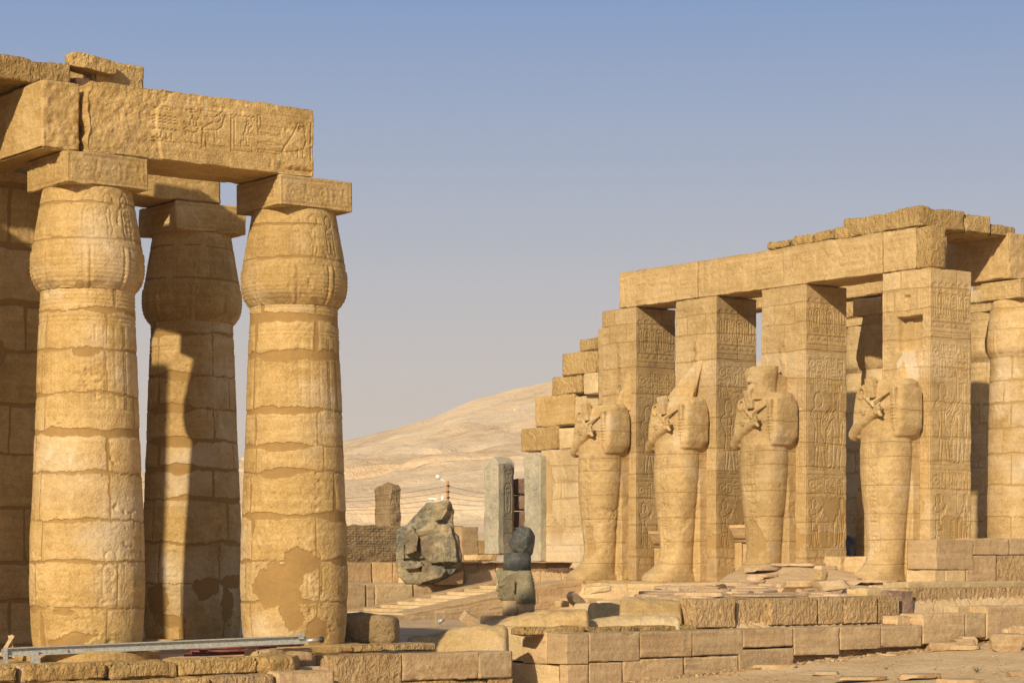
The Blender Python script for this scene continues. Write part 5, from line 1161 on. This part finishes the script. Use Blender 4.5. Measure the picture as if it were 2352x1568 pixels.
# ================================================================== GRANITE PIECES
def vw(X, Z, z):   # right, forward, up -> world
    return (0.8 * X + 0.6 * Z, -0.6 * X + 0.8 * Z, z)
def view_obj(P, X0, Z0, z0):
    return np.stack([0.8 * (P[:, 0] + X0) + 0.6 * (P[:, 1] + Z0), -0.6 * (P[:, 0] + X0) + 0.8 * (P[:, 1] + Z0), P[:, 2] + z0], 1)
def slabpoly(pts, y0, y1, s, inset=.0):
    c = np.mean(pts, 0); V = []
    for px, pz in pts: V.append(((px - 835) * s, y0, (1310 - pz) * s))
    for px, pz in pts: V.append((((px - c[0]) * (1 - inset) + c[0] - 835) * s, y1, (1310 - ((pz - c[1]) * (1 - inset) + c[1])) * s))
    return p_hull(V)
sg_ = .2563 * 81 / F
pc = [slabpoly([(552, 820), (620, 790), (760, 800), (770, 1000), (760, 1110), (640, 1300), (560, 1200), (548, 1000)], -.35, .9, sg_),
      slabpoly([(560, 900), (590, 830), (620, 830), (625, 1250), (570, 1200)], -.42, .5, sg_),
      slabpoly([(626, 850), (690, 790), (745, 880), (752, 940), (730, 1010), (640, 1035)], -.72, .4, sg_, -.1),
      slabpoly([(640, 960), (730, 950), (745, 1010), (650, 1040)], -.78, .2, sg_),
      slabpoly([(625, 1105), (770, 1090), (800, 1140), (720, 1165), (630, 1170)], -.74, .4, sg_),
      slabpoly([(620, 1180), (790, 1160), (800, 1240), (780, 1308), (640, 1302), (560, 1220)], -.45, .9, sg_),
      slabpoly([(740, 870), (860, 830), (1050, 830), (1100, 880), (1126, 1050), (1112, 1140), (1000, 1150), (820, 1150), (745, 1050)], -.38, 1.0, sg_),
      slabpoly([(770, 900), (860, 860), (1040, 850), (1085, 920), (1090, 1100), (850, 1120), (775, 1030)], -.70, .9, sg_, -.12),
      slabpoly([(620, 790), (780, 650), (810, 580), (1025, 562), (1045, 640), (1060, 790), (1040, 860), (760, 880), (640, 830)], .0, 1.0, sg_, .05),
      slabpoly([(625, 790), (1050, 640), (1060, 850), (740, 880)], -.30, .9, sg_),
      slabpoly([(690, 850), (900, 760), (1040, 780), (1050, 850), (860, 900), (760, 890)], -.62, .5, sg_, -.08),
      slabpoly([(880, 640), (930, 580), (1026, 562), (1010, 650), (960, 730), (895, 745)], -.66, .5, sg_),
      slabpoly([(780, 1160), (830, 1125), (960, 1140), (1000, 1180), (950, 1240), (860, 1270), (790, 1290)], -.76, .6, sg_),
      slabpoly([(990, 1120), (1112, 1120), (1060, 1200), (1000, 1215), (900, 1260), (880, 1300), (780, 1308)], -.2, .8, sg_)]
P, nr, Fc = remesh(pc, .022, 9)
d = fbm(P * 2.2, 5, 71) * .08 + fbm(P * 6, 4, 72) * .03 - (1 - sm(.0, .06, np.abs(P[:, 0] - (1000 - 835) * sg_ * 1.0 + .0) - 9)) * 0
for (a, b_, wdt, dp) in [((628, 1085), (800, 1085), .05, .16), ((755, 880), (750, 1010), .03, .05), ((760, 880), (900, 855), .03, .05), ((1040, 780), (1085, 900), .03, .04), ((560, 1085), (600, 1085), .02, .03)]:
    x0_, z0_ = (a[0] - 835) * sg_, (1310 - a[1]) * sg_; x1_, z1_ = (b_[0] - 835) * sg_, (1310 - b_[1]) * sg_
    t_ = np.clip(((P[:, 0] - x0_) * (x1_ - x0_) + (P[:, 2] - z0_) * (z1_ - z0_)) / ((x1_ - x0_) ** 2 + (z1_ - z0_) ** 2), 0, 1)
    D = np.hypot(P[:, 0] - x0_ - t_ * (x1_ - x0_), P[:, 2] - z0_ - t_ * (z1_ - z0_)); d -= dp * (1 - sm(.3, 1.1, D / wdt)) * (nr[:, 1] < 0)
cG = Canvas(1.0, 1.5, .015); textcol(cG, .3, .1, 1.3, .3, random.Random(5), .03, .02)
d += np.where((nr[:, 1] < -.2) & (P[:, 0] > .2), cG.at(P[:, 0] - .2, P[:, 2] - .35), 0)
P = P + nr * d[:, None]; g = fbm(P * 1.4, 4, 74)
gw = view_obj(P, -2.92, 80.8, .66)
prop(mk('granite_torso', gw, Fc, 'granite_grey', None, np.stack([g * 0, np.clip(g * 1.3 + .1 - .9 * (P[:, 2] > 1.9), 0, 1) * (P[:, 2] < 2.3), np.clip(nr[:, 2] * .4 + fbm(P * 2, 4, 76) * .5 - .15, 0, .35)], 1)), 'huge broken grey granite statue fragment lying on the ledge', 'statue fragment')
xs_, ys_, _ = vw(-2.75, 81.0, 0)
prop(block('support_block', xs_ - .35, xs_ + .35, ys_ - .1, ys_ + .7, .62, .98, 'sand_pink', .05, .01, .01, .02, 591), 'small sandstone block propping up the granite torso from below', 'stone block')
# crowned granite head on its round pedestal
sh = .2563 * 66 / F
def H_(px, pz): return ((px - 1600) * sh, (1480 - pz) * sh)
pc = []
def ring(zp, xl, xr, yd_, e=2.6, yc=0.0):
    (a, z_), (b_, _) = H_(xl, zp), H_(xr, zp); return (z_, (a + b_) / 2, yc, (b_ - a) / 2, yd_, e)
pc.append(p_loft([ring(1462, 1470, 1600, .24), ring(1440, 1452, 1620, .30), ring(1400, 1448, 1640, .33), ring(1350, 1442, 1660, .36), ring(1300, 1440, 1680, .38), ring(1250, 1442, 1690, .40), ring(1205, 1455, 1700, .38), ring(1188, 1480, 1700, .33)], 40))
pc.append(p_loft([ring(1478, 1590, 1770, .45, 3.0), ring(1440, 1588, 1778, .50, 3.0), ring(1380, 1588, 1775, .50, 3.0), ring(1300, 1588, 1765, .48, 3.0), ring(1240, 1585, 1750, .45, 2.8), ring(1200, 1560, 1738, .40, 2.6), ring(1188, 1560, 1730, .36, 2.4)], 44))
pc.append(p_hull([(H_(1740, 1440)[0], -.3, H_(1740, 1440)[1]), (H_(1779, 1440)[0], -.3, H_(1779, 1440)[1]), (H_(1778, 1497)[0], -.2, H_(1778, 1497)[1]), (H_(1740, 1480)[0], -.3, H_(1740, 1480)[1]), (H_(1740, 1440)[0], .2, H_(1740, 1440)[1]), (H_(1779, 1440)[0], .2, H_(1779, 1440)[1]), (H_(1778, 1490)[0], .2, H_(1778, 1490)[1])]))
def hx(px, y, pz, px2, y2, pz2, r1, r2): a, b_ = H_(px, pz), H_(px2, pz2); pc.append(p_cap((a[0], y, a[1]), (b_[0], y2, b_[1]), r1, r2, 10))
hx(1440, -.02, 1330, 1436, -.02, 1362, .035, .05)          # broken nose
hx(1442, -.1, 1392, 1440, .06, 1392, .022, .022); hx(1442, -.1, 1405, 1441, .06, 1405, .022, .022); hx(1450, -.06, 1432, 1452, .06, 1432, .05, .05)
hx(1450, -.28, 1308, 1500, -.36, 1314, .022, .018)          # brow
hx(1452, -.29, 1322, 1478, -.335, 1327, .024, .018)         # eye
hx(1452, -.27, 1330, 1480, -.33, 1333, .012, .010)
hx(1582, -.44, 1290, 1578, -.47, 1368, .055, .045); hx(1566, -.42, 1290, 1564, -.44, 1335, .045, .03)  # ear
pc.append(p_hull([(H_(1422, 1190)[0], -.08, H_(1422, 1190)[1]), (H_(1460, 1180)[0], -.12, H_(1460, 1180)[1]), (H_(1425, 1255)[0], -.08, H_(1425, 1255)[1]), (H_(1465, 1270)[0], -.1, H_(1465, 1270)[1]), (H_(1422, 1190)[0], .1, H_(1422, 1190)[1]), (H_(1460, 1180)[0], .1, H_(1460, 1180)[1]), (H_(1425, 1255)[0], .1, H_(1425, 1255)[1]), (H_(1465, 1270)[0], .1, H_(1465, 1270)[1])]))
P, nr, Fc = remesh(pc, .014, 3)
X_, z_ = P[:, 0], P[:, 2]; nem = sm(H_(1586, 0)[0], H_(1592, 0)[0], X_)
ang = (z_ - .45) + np.maximum(0, X_) ** 1.3 * 1.1; d = nem * .010 * np.sin(ang * 95) * (X_ > .07)
lap = (np.abs(X_ - H_(1604, 0)[0]) < .035) & (z_ < .55); d += np.where(lap, .007 * np.sin(z_ * 150), 0)
band = (np.abs(np.hypot((X_ - H_(1610, 0)[0]) / 1.15, z_ - .42) - .42) < .02) & (X_ < 0) & (nr[:, 1] < 0); d += band * .012
d += fbm(P * 4, 4, 81) * .008
P = P + nr * d[:, None]; g = fbm(P * 3, 4, 83)
face_ = (X_ < H_(1590, 0)[0]) & (np.hypot((X_ - H_(1612, 0)[0]) / 1.15, z_ - .40) < .46 + .2 * (z_ < .4)); dark = np.clip(face_ * .75 + (X_ > H_(1600, 0)[0]) * (.16 + .2 * np.sin(ang * 95)), 0, 1)
hr = base_empty('stone_bust', tuple(vw(.08, 66, zz(1384, 66))), 'dark granite royal head with striped headcloth, looking left', 'statue head')
zH = zz(1384, 66)
mk('head', view_obj(P, .11, 66, zH), Fc, 'granite_head', hr, np.stack([g * 0, np.clip(g * .6 + dark * .5, 0, 1) * .8, g * 0], 1)) if 'granite_head' in MATS else mk('head', view_obj(P, .11, 66, zH), Fc, 'granite_shade', hr, np.stack([g * 0, np.clip(g * .4 + dark * 1.3, 0, 1), g * 0], 1))
(xa_, za_), (xb_, zb_) = H_(1484, 1190), H_(1738, 1190); (xa2, za2), (xb2, zb2) = H_(1492, 1030), H_(1735, 1030)
P, Fc = p_loft([(za_ - .01, (xa_ + xb_) / 2, 0, (xb_ - xa_) / 2, .36, 2.1), ((za_ + za2) / 2, (xa2 + xb2) / 2, 0, (xb_ - xa_) / 2 - .008, .35, 2.1), (za2 - .03, (xa2 + xb2) / 2, 0, (xb2 - xa2) / 2, .345, 2.1), (za2, (xa2 + xb2) / 2, 0, (xb2 - xa2) / 2 - .02, .33, 2.1)], 60)
mk('crown_base', view_obj(P, .11, 66, zH), Fc, 'granite_dark', hr, np.zeros((len(P), 3)))
def cz(px, y, pz): a = H_(px, pz); return (a[0], y, a[1])
pc = [p_hull([cz(1538, -.1, 935), cz(1600, -.3, 840), cz(1640, -.2, 800), cz(1720, -.2, 815), cz(1768, .0, 880), cz(1755, .1, 960), cz(1738, -.1, 1045), cz(1650, -.25, 1035), cz(1580, -.25, 1005),
              cz(1538, .2, 935), cz(1640, .3, 800), cz(1720, .3, 820), cz(1740, .25, 1045), cz(1600, .3, 1010), cz(1700, -.38, 900), cz(1620, -.4, 940), cz(1690, -.38, 980)])]
P, nr, Fc = remesh(pc, .02, 10); P = P + nr * (.03 + fbm(P * 3, 4, 85) * .02)[:, None]
mk('crown_fragment', view_obj(P, .11, 66, zH), Fc, 'granite_dark', hr, np.zeros((len(P), 3)))
px_, py_, _ = vw(.16, 66, 0)
ped = base_empty('pedestal', (px_, py_, -.3), 'round sandstone pedestal on a square base under the granite head', 'pedestal')
for j, (off) in enumerate((-.20, .22)):
    P, Fc = p_loft([(z__, 0, 0, .235 if j == 0 else .27, .40, 3.2) for z__ in (-.05, .40)], 40); P[:, 2] += 0
    Q_ = view_obj(P, .16 + off, 66, 0); mk('drum', np.stack([Q_[:, 0], Q_[:, 1], P[:, 2] + .0], 1), Fc, 'sand_pink', ped, np.zeros((len(P), 3)))
P, Fc = boxgrid(-.85, .85, -.6, .6, -.45, -.02, .2); mk('square_base', view_obj(P, -.05, 66, 0) , Fc, 'sand_pink', ped, np.zeros((len(P), 3)), smooth=False)

# ================================================================== FALLEN ROUND BLOCKS AND RUBBLE
def fallen(name, X, Z, z0, L_, R_, H__, lb, mat, seed, ang=0.0, grp='fallen rounded column pieces', taper=0.0):
    c = Canvas(L_ * 1.1, 1.2, .018); rg = random.Random(seed); x = .35
    while x < L_ - .4: c.glyph(rg.choice(['reed', 'sundot', 'was', 'ankh', 'mouth', 'owl', 'basket', 'feather', 'uraeus']), x, .25, .26, .5, .032, .02); x += .34
    c.line([(.2, .18), (L_, .18)], .03, .015); c.line([(.2, .82), (L_, .82)], .03, .015)
    n, m_ = int(L_ / .035), 44; T, Lx = np.meshgrid(np.linspace(-.15, math.pi + .15, m_), np.linspace(0, L_, n), indexing='ij')
    e = 2.2; y = -R_ * np.sign(np.cos(T)) * np.abs(np.cos(T)) ** (2 / e); z = H__ * np.abs(np.sin(T)) ** (2 / e) * np.sign(np.sin(T))
    end = np.clip(np.minimum(Lx, L_ - Lx) / .12, 0, 1); k_ = np.sqrt(np.clip(1 - (1 - end) ** 2, 0.0, 1)) * .35 + .65 * (end > 0) ; k_ = np.where(end <= 0, .0, k_)
    z = z * (1 - taper * (1 - sm(0, .62, Lx / L_))) * (1 + .10 * fbm(np.stack([Lx.ravel() * 1.3, Lx.ravel() * 0, Lx.ravel() * 0 + seed], 1), 3, seed).reshape(Lx.shape))
    P = np.stack([Lx.ravel() - L_ / 2, (y * k_).ravel(), (z * k_).ravel()], 1)
    dd = fbm(P * 1.8, 5, seed) * .11 + fbm(P * 6, 3, seed + 1) * .02 + c.at(Lx.ravel(), np.clip(1.0 - z.ravel() * .0 - (1.0 - (T.ravel() / 1.4)), 0, 1.2)) * ((T.ravel() < 1.35) & (T.ravel() > .0))
    nn = np.stack([P[:, 0] * 0, P[:, 1], P[:, 2]], 1); nn /= np.linalg.norm(nn, axis=1, keepdims=True) + 1e-6; P = P + nn * dd[:, None]
    ca_, sa_ = math.cos(ang), math.sin(ang); P = np.stack([P[:, 0] * ca_ - P[:, 1] * sa_, P[:, 0] * sa_ + P[:, 1] * ca_, P[:, 2]], 1)
    g = fbm(P * 1.2, 4, seed + 4)
    return prop(mk(name, view_obj(P, X, Z, z0), gridfaces(m_, n), mat, None, np.stack([g * 0, np.clip(g - .2, 0, 1) * .4, np.clip(-g - .1, 0, 1) * .9], 1)), lb, 'fallen block', grp)
fallen('fallen_drum', -1.13, 48.3, -.42, 2.15, .62, .60, 'half-buried rounded block with an inscribed side, left of the kerb wall', 'sand_warm', 601, -.05, taper=.35)
fallen('fallen_drum', .50, 51.2, -.05, 2.4, .6, .56, 'long rounded block with a line of signs, lying behind the kerb wall', 'sand_warm', 602, .06, taper=.6)
fallen('fallen_drum', 2.62, 51.9, -.05, 2.35, .5, .41, 'smooth rounded block right behind the kerb wall', 'sand_pale', 603, .0, taper=.3)
fallen('fallen_drum', 3.25, 54.2, -.05, 1.5, .6, .70, 'pale rounded block beside the hewn corner block', 'sand_warm', 604, -.04)
fallen('fallen_drum', 3.1, 61.0, -.15, 2.2, .7, .55, 'pale rounded block lying below the plinth', 'sand_warm', 605, .05)
R_G = 'loose stones below the statues'
def vrock(xd, yd, Z, sz, lb, mat='sand_pale', seed=0, rot=0, tilt=0, grp=R_G, name='rubble_stone', cat='stone', flat=.5, res=12):
    x, y = at(xd, Z); return prop(rock(name, (x, y, zz(yd, Z)), sz, mat, seed, rot, 8, .06, res, flat=flat, tilt=tilt), lb, cat, grp)
vrock(1368, 1365, 71, (.95, .6, .22), 'thin pale slab balanced on the rubble below the first statue', seed=611, rot=-.6, tilt=.12)
vrock(1322, 1398, 69, (.75, .35, .28), 'leaning oblong stone beside the slab', 'sand_grey', seed=612, rot=.3, tilt=-.5)
vrock(1352, 1402, 67.5, (.9, .5, .22), 'jagged stone in the pocket below the first statue', seed=613, rot=.2)
vrock(1402, 1392, 68, (1.1, .6, .2), 'flat jagged stone right of the leaning one', seed=614, rot=-.2)
vrock(1290, 1394, 70, (.5, .4, .2), 'small stone by the terrace corner', 'sand_warm', seed=615, rot=.5)
vrock(1905, 1360, 61.5, (1.15, .7, .30), 'large tilted slab lying on the sloping rock', 'sand_grey', seed=616, rot=-.64, tilt=.10, res=16)
vrock(1884, 1333, 64, (.38, .35, .26), 'small angular stone above the large tilted slab', 'sand_warm', seed=617, rot=.3)
vrock(1840, 1352, 62, (1.3, .6, .22), 'purplish flat slab left of the large tilted one', 'sand_pink', seed=618, rot=-.64)
rg = random.Random(5)
for i in range(110):                                   # thin bedding slabs of the natural rock shelf
    X_, Y_ = rg.uniform(37.5, 50.0), rg.uniform(41.6, 52.0)
    if X_ - 37 < (Y_ - 44) * 1.1: continue
    zt_ = float(gz(np.array([X_]), np.array([Y_]))[0]); sx = rg.uniform(.7, 2.2)
    prop(rock('bedding_slab', (X_, Y_, zt_ - .04), (sx, sx * .7, rg.uniform(.07, .12)), 'paving', 630 + i, rg.uniform(-.3, .3), 9, .05, 12, flat=.2),
         'thin broken rock slab on the sloping shelf before the statues', 'rock slab', 'thin slabs of the rock shelf')
# foreground stones on the sand
for i, (xd, yd, Z, sz, mt, lb) in enumerate([(2167, 1473, 53.5, (.72, .5, .22), 'sand_pink', 'boxy stone leaning near the kerb wall'), (2222, 1463, 54, (.62, .5, .30), 'sand_pink', 'rounded stone on top of the boxy ones'), (2216, 1470, 53.2, (.75, .5, .25), 'sand_pink', 'stone just right of the boxy stone'),
        (2170, 1489, 52.5, (1.6, .6, .12), 'sand_pink', 'long thin slab lying flat before the kerb wall'), (2318, 1494, 50.5, (.85, .7, .42), 'sand_pink', 'largest loose stone at the right edge'), (2345, 1478, 51.5, (.9, .7, .45), 'sand_pink', 'stone heaped against the right picture edge'),
        (2290, 1486, 51, (.45, .3, .16), 'sand_pink', 'small pale stone left of the heap'), (2338, 1462, 53, (.8, .6, .35), 'sand_pink', 'top stone of the heap by the right edge'), (2045, 1500, 51.5, (.6, .4, .08), 'sand_pink', 'flat flake before the grey-brown blocks'),
        (1895, 1548, 48.5, (.75, .4, .10), 'sand_pink', 'flat pinkish flake near the bottom edge'), (2120, 1556, 47, (1.3, .6, .09), 'sand_pink', 'wide layered flake at the bottom edge'), (1975, 1563, 46.5, (1.2, .5, .08), 'sand_pink', 'pale layered flake cut by the bottom edge'),
        (2210, 1566, 46.5, (1.1, .5, .10), 'sand_pink', 'layered flake at the bottom right'), (2330, 1550, 47.5, (.5, .3, .12), 'sand_pink', 'small block near the bottom right corner'), (1780, 1535, 49.4, (1.0, .5, .12), 'sand_pink', 'broken flakes at the foot of the kerb wall'),
        (2122, 1438, 56.2, (.40, .3, .14), 'sand_pink', 'brown stone lying on top of the kerb wall'), (2137, 1438, 56, (.26, .22, .17), 'lamp_white', 'whitish lump on top of the kerb wall')]):
    x, y = at(xd, Z); zt_ = float(gz(np.array([x]), np.array([y]))[0]) if i < 15 else .03
    if i < 15:                                        # slide along the line of sight until it rests on the sand
        for _ in range(40):
            x, y = at(xd, Z); y = min(y, 38.0); zt_ = float(gz(np.array([x]), np.array([y]))[0]); Z = .6 * Z + .4 * (EYE - zt_) * F / max(60, yd - 1275)
        Z = min(Z, (37.75 - sz[1] * .3) / (.8 - .6 * kx(xd))); x, y = at(xd, Z); zt_ = float(gz(np.array([x]), np.array([y]))[0])
    prop(rock('loose_stone', (x, y, zt_ - .03), sz, mt, 660 + i, rg.uniform(-.8, -.4), 8, .06, 14), lb, 'stone', 'loose stones on the sand')
# gravel scatter on the sand: far too many to count
V, Fc, rn = [], [], np.random.RandomState(9); tot = 0
for i in range(700):
    x = rn.uniform(29, 46); y = rn.uniform(30, 38.0); s_ = rn.uniform(.008, .032) * (2.0 if rn.rand() < .06 else 1)
    z = float(-1.12 + (x - 30) * .052) if x > 30 else -1.12
    p = rn.normal(size=(6, 3)) * .25 + np.array([[1, 0, 0], [-1, 0, 0], [0, 1, 0], [0, -1, 0], [0, 0, .6], [0, 0, -.6]])
    V.append(p * s_ + np.array([x, y, z + .02])); 
    for f in ((0, 2, 4), (2, 1, 4), (1, 3, 4), (3, 0, 4), (2, 0, 5), (1, 2, 5), (3, 1, 5), (0, 3, 5)): Fc.append(tuple(q + tot for q in f))
    tot += 6
prop(mk('gravel', np.vstack(V), Fc, 'sand_pink', None, np.zeros((tot, 3)), smooth=False, origin=(0, 0, 0)), 'scattered gravel chips over the sandy ground', 'gravel', kind='stuff')
V, Fc, tot = [], [], 0
for i in range(520):                                  # broken chips banked against the foot of the kerb wall
    x = rn.uniform(30.2, 46); y = 38.08 - abs(rn.normal()) * .22; s_ = rn.uniform(.02, .09)
    z = float(np.clip(-1.12 + (x - 30) * .052, -1.25, -.2))
    p = (rn.normal(size=(8, 3)) * .25 + np.array([[-1, -1, -1], [1, -1, -1], [1, 1, -1], [-1, 1, -1], [-1, -1, 1], [1, -1, 1], [1, 1, 1], [-1, 1, 1]]) * .6) * np.array([1.3, .9, .6])
    V.append(p * s_ + np.array([x, y, z + s_ * .2]))
    for f in ((0, 3, 2, 1), (4, 5, 6, 7), (0, 1, 5, 4), (1, 2, 6, 5), (2, 3, 7, 6), (3, 0, 4, 7)): Fc.append(tuple(q + tot for q in f))
    tot += 8
prop(mk('rubble', np.vstack(V), Fc, 'sand_pink', None, np.zeros((tot, 3)), smooth=False, origin=(0, 0, 0)), 'broken chips banked against the foot of the kerb wall', 'rubble', kind='stuff')
for i, (xd, Z, n_, s_, lb) in enumerate([(2245, 48.6, 26, .16, 'small green weed sprig on the sand'), (2035, 50.2, 14, .08, 'tiny weed tuft left of the green sprig'), (1790, 54.5, 12, .07, 'tiny weed on top of the kerb wall')]):
    x, y = at(xd, Z); zt_ = float(gz(np.array([x]), np.array([y]))[0]) if i < 2 else .05
    V, Fc = [], []
    for j in range(n_):
        a = rg.uniform(0, 6.28); l = s_ * rg.uniform(.6, 1.3); w_ = .012; b0 = len(V)
        V += [(x + math.cos(a) * .02 - w_, y, zt_), (x + math.cos(a) * .02 + w_, y + .004, zt_), (x + math.cos(a) * l * .9, y + math.sin(a) * l, zt_ + l * rg.uniform(.4, 1))]; Fc.append((b0, b0 + 1, b0 + 2))
    prop(mk('weed', np.array(V), Fc, 'weed', smooth=False), lb, 'weed', 'weeds')
xh, yh = at(1699, 53.9); tube_o = tube('garden_hose', [(xh - .12, YR + .05, .10), (xh, YR + .08, .16), (xh + .1, YR + .06, .02)], .045, 'green_hose'); prop(tube_o, 'piece of green hose at the foot of the hewn blocks', 'hose')

# ================================================================== SMALL MODERN THINGS
A = Vector((*at(4, 39.85), .02)); B = Vector((*at(706, 42.0), .17)); dv = (B - A); Ln = dv.length; yaw = math.atan2(dv.y, dv.x); pit = -math.asin(dv.z / Ln)
al = base_empty('metal_beam', tuple(A), 'long pale aluminium scaffold beam lying along the left kerb', 'metal beam')
Rm = Matrix.Rotation(yaw, 3, 'Z') @ Matrix.Rotation(pit, 3, 'Y')
def abx(name, c, s_, mat='aluminium'):
    P, Fc = boxgrid(-s_[0] / 2, s_[0] / 2, -s_[1] / 2, s_[1] / 2, -s_[2] / 2, s_[2] / 2, 3)
    P = (P + np.array(c)) @ np.array(Rm).T + np.array(A); return mk(name, P, Fc, mat, al, smooth=False)
abx('web', (Ln / 2, .03, 0), (Ln, .03, .11)); abx('top_flange', (Ln / 2, 0, .065), (Ln * .975, .11, .02)); abx('bottom_flange', (Ln / 2, 0, -.065), (Ln, .11, .022))
abx('bracket', (.55, -.06, -.10), (.14, .05, .22)); abx('bracket', (.05, -.05, -.06), (.07, .06, .26)); abx('foot', (.62, -.06, -.22), (.05, .06, .16)); abx('clamp', (1.05, -.02, -.03), (.17, .05, .09))
abx('end_plate', (Ln * .976, -.01, .06), (.10, .07, .10))
e_ = np.array(Rm) @ np.array([Ln, 0, -.03]) + np.array(A); e2 = np.array(Rm) @ np.array([Ln + .24, 0, -.02]) + np.array(A); e3 = np.array(Rm) @ np.array([Ln + .30, 0, -.02]) + np.array(A)
tube('spigot', [tuple(e_), tuple(e2)], .035, 'aluminium', al, 12); tube('nut', [tuple(e2), tuple(e3)], .055, 'black', al, 12)
for i in range(11):
    xd0 = 423 + (i * 37) % 66; x0_, y0_ = at(xd0, 41.55 + .12 * (i % 4)); ln = rg.uniform(1.7, 2.4); z_ = -.10 + .055 * (i // 4); a_ = rg.uniform(-.05, .06)
    p0 = (x0_, y0_, z_); p1 = (x0_ + ln * math.cos(a_), y0_ + ln * math.sin(a_), z_ + rg.uniform(-.005, .02))
    o = tube('steel_pipe', [p0, p1], .028, 'steel_red', None, 12, hollow=True); md = o.modifiers.new('wall', 'SOLIDIFY'); md.thickness = .006
    prop(o, 'rusty red steel pipe in the bundle beneath the metal beam', 'pipe', 'red pipes under the metal beam')
xq_, yq_ = at(16, 40.3)
prop(boxes('wooden_batten', [((xq_, yq_, .12), (.06, .05, .42), (0, .55, -.64))], 'card'), 'short wooden batten leaning at the left end of the metal beam', 'batten')
prop(boxes('wooden_batten', [((xq_ + .1, yq_ + .02, .10), (.05, .05, .40), (0, -.2, -.64))], 'card'), 'second upright batten behind the leaning one', 'batten')
prop(boxes('wooden_batten', [((xq_ - .02, yq_ - .25, .0), (.05, .32, .03), (0, -.1, 1.2))], 'card'), 'flat wooden batten lying under the beam end', 'batten')
Zc_ = 66.5; xk, yk = at(1077, Zc_)
prop(boxes('cardboard_box', [((xk, yk, -.14), (.42, .30, .30), (.35, .5, -.2))], 'card'), 'tipped brown cardboard box at the foot of the stairway', 'box')
xk, yk = at(1011, 67.5); fl = base_empty('floodlight', (xk, yk, -.38), 'small ground floodlight in a thin frame beside the stairway', 'floodlight')
for dx in (-.12, .12): boxes('post', [((xk + .8 * dx, yk - .6 * dx, -.16), (.02, .02, .46), None)], 'card', fl)
boxes('crossbar', [((xk, yk, .05), (.26, .02, .02), (0, 0, -.64))], 'card', fl)
tube('lamp', [(xk - .06, yk + .02, -.27), (xk + .08, yk - .08, -.16)], [.07, .05], 'aluminium', fl, 12)
# lamp post and wires on the road behind
Zp = 118; xk, yk = at(1028, Zp); zt_ = zz(1104, Zp)
lp = base_empty('street_lamp', (xk, yk, 1.3), 'wooden pole street lamp with a white lantern below the hill', 'street lamp')
tube('pole', [(xk, yk, 1.2), (xk, yk, zt_)], [.10, .075], 'pole_wood', lp, 10)
ax_, ay_ = at(1011, Zp); za_ = zz(1098, Zp)
tube('arm', [(xk, yk, zt_ - .12), (ax_, ay_, za_ - .02)], .03, 'lamp_white', lp, 8)
bx_, by_ = at(1001, Zp); tube('lantern', [(ax_, ay_, za_), ((ax_ + bx_) / 2, (ay_ + by_) / 2, za_ + .08), (bx_, by_, zz(1092.5, Zp))], [.06, .13, .08], 'lamp_white', lp, 10)
for j in range(5): boxes('insulator', [((xk, yk - .05, zt_ - .25 - j * .30), (.14, .14, .07), None)], 'black', lp)
for j, (yl, yr) in enumerate([(1136, 1118), (1141, 1125), (1155, 1130), (1158, 1137), (1163, 1142)]):
    pts = []; zc = zt_ - .25 - j * .30
    x0_, y0_ = at(700, 128); x2, y2 = at(1180, 125)
    for q in range(13):
        t_ = q / 12; pts.append((x0_ + (xk - x0_) * t_, y0_ + (yk - y0_) * t_, zz(yl + 8, 128) + (zc - zz(yl + 8, 128)) * t_ - 4 * .22 * t_ * (1 - t_)))
    for q in range(1, 9):
        t_ = q / 8; pts.append((xk + (x2 - xk) * t_, yk + (y2 - yk) * t_, zc + (zz(yr + 20, 125) - zc) * t_ - 4 * .1 * t_ * (1 - t_)))
    prop(tube('power_line', pts, .009, 'wire', None, 5), 'thin dark power line strung across the foot of the hill', 'wire', 'power lines')
xs_, ys_ = at(1017, 80.9); zs_ = zz(1152, 80.9); f_ = base_empty('spotlight', (xs_, ys_, zs_), 'white upright spotlight on top of the granite torso', 'spotlight')
tube('stem', [(xs_, ys_, zs_ - .15), (xs_, ys_, zs_ + .02)], .02, 'aluminium', f_, 6); tube('housing', [(xs_, ys_, zs_ + .02), (xs_, ys_, zs_ + .20)], [.07, .05], 'lamp_white', f_, 10)
xs_, ys_ = at(994, 81.0); zs_ = zz(1153, 81.0); f_ = base_empty('spotlight', (xs_, ys_, zs_), 'white flat spotlight on the shoulder of the granite torso', 'spotlight')
tube('stem', [(xs_, ys_, zs_ - .15), (xs_, ys_, zs_ + .09)], .015, 'aluminium', f_, 6); boxes('housing', [((xs_, ys_, zs_ + .12), (.28, .14, .07), (0, 0, -.64))], 'lamp_white', f_)
# ================================================================== DUSTY AIR
hp, hf = boxgrid(-560, 560, -30, 1000, -3.0, 70, 2000)
hw_ = np.stack([.8 * hp[:, 0] + .6 * hp[:, 1], -.6 * hp[:, 0] + .8 * hp[:, 1], hp[:, 2]], 1)
m = bpy.data.materials.new('haze'); m.use_nodes = True; t = m.node_tree; t.nodes.clear()
o_ = t.nodes.new('ShaderNodeOutputMaterial'); v_ = t.nodes.new('ShaderNodeVolumePrincipled'); t.links.new(v_.outputs[0], o_.inputs['Volume'])
v_.inputs['Density'].default_value = .00028; v_.inputs['Color'].default_value = (.95, .88, .80, 1); v_.inputs['Anisotropy'].default_value = .2
MATS['haze'] = m
prop(mk('haze', hw_, hf, 'haze', smooth=False), 'thin dusty desert haze filling the air', 'haze', kind='stuff')
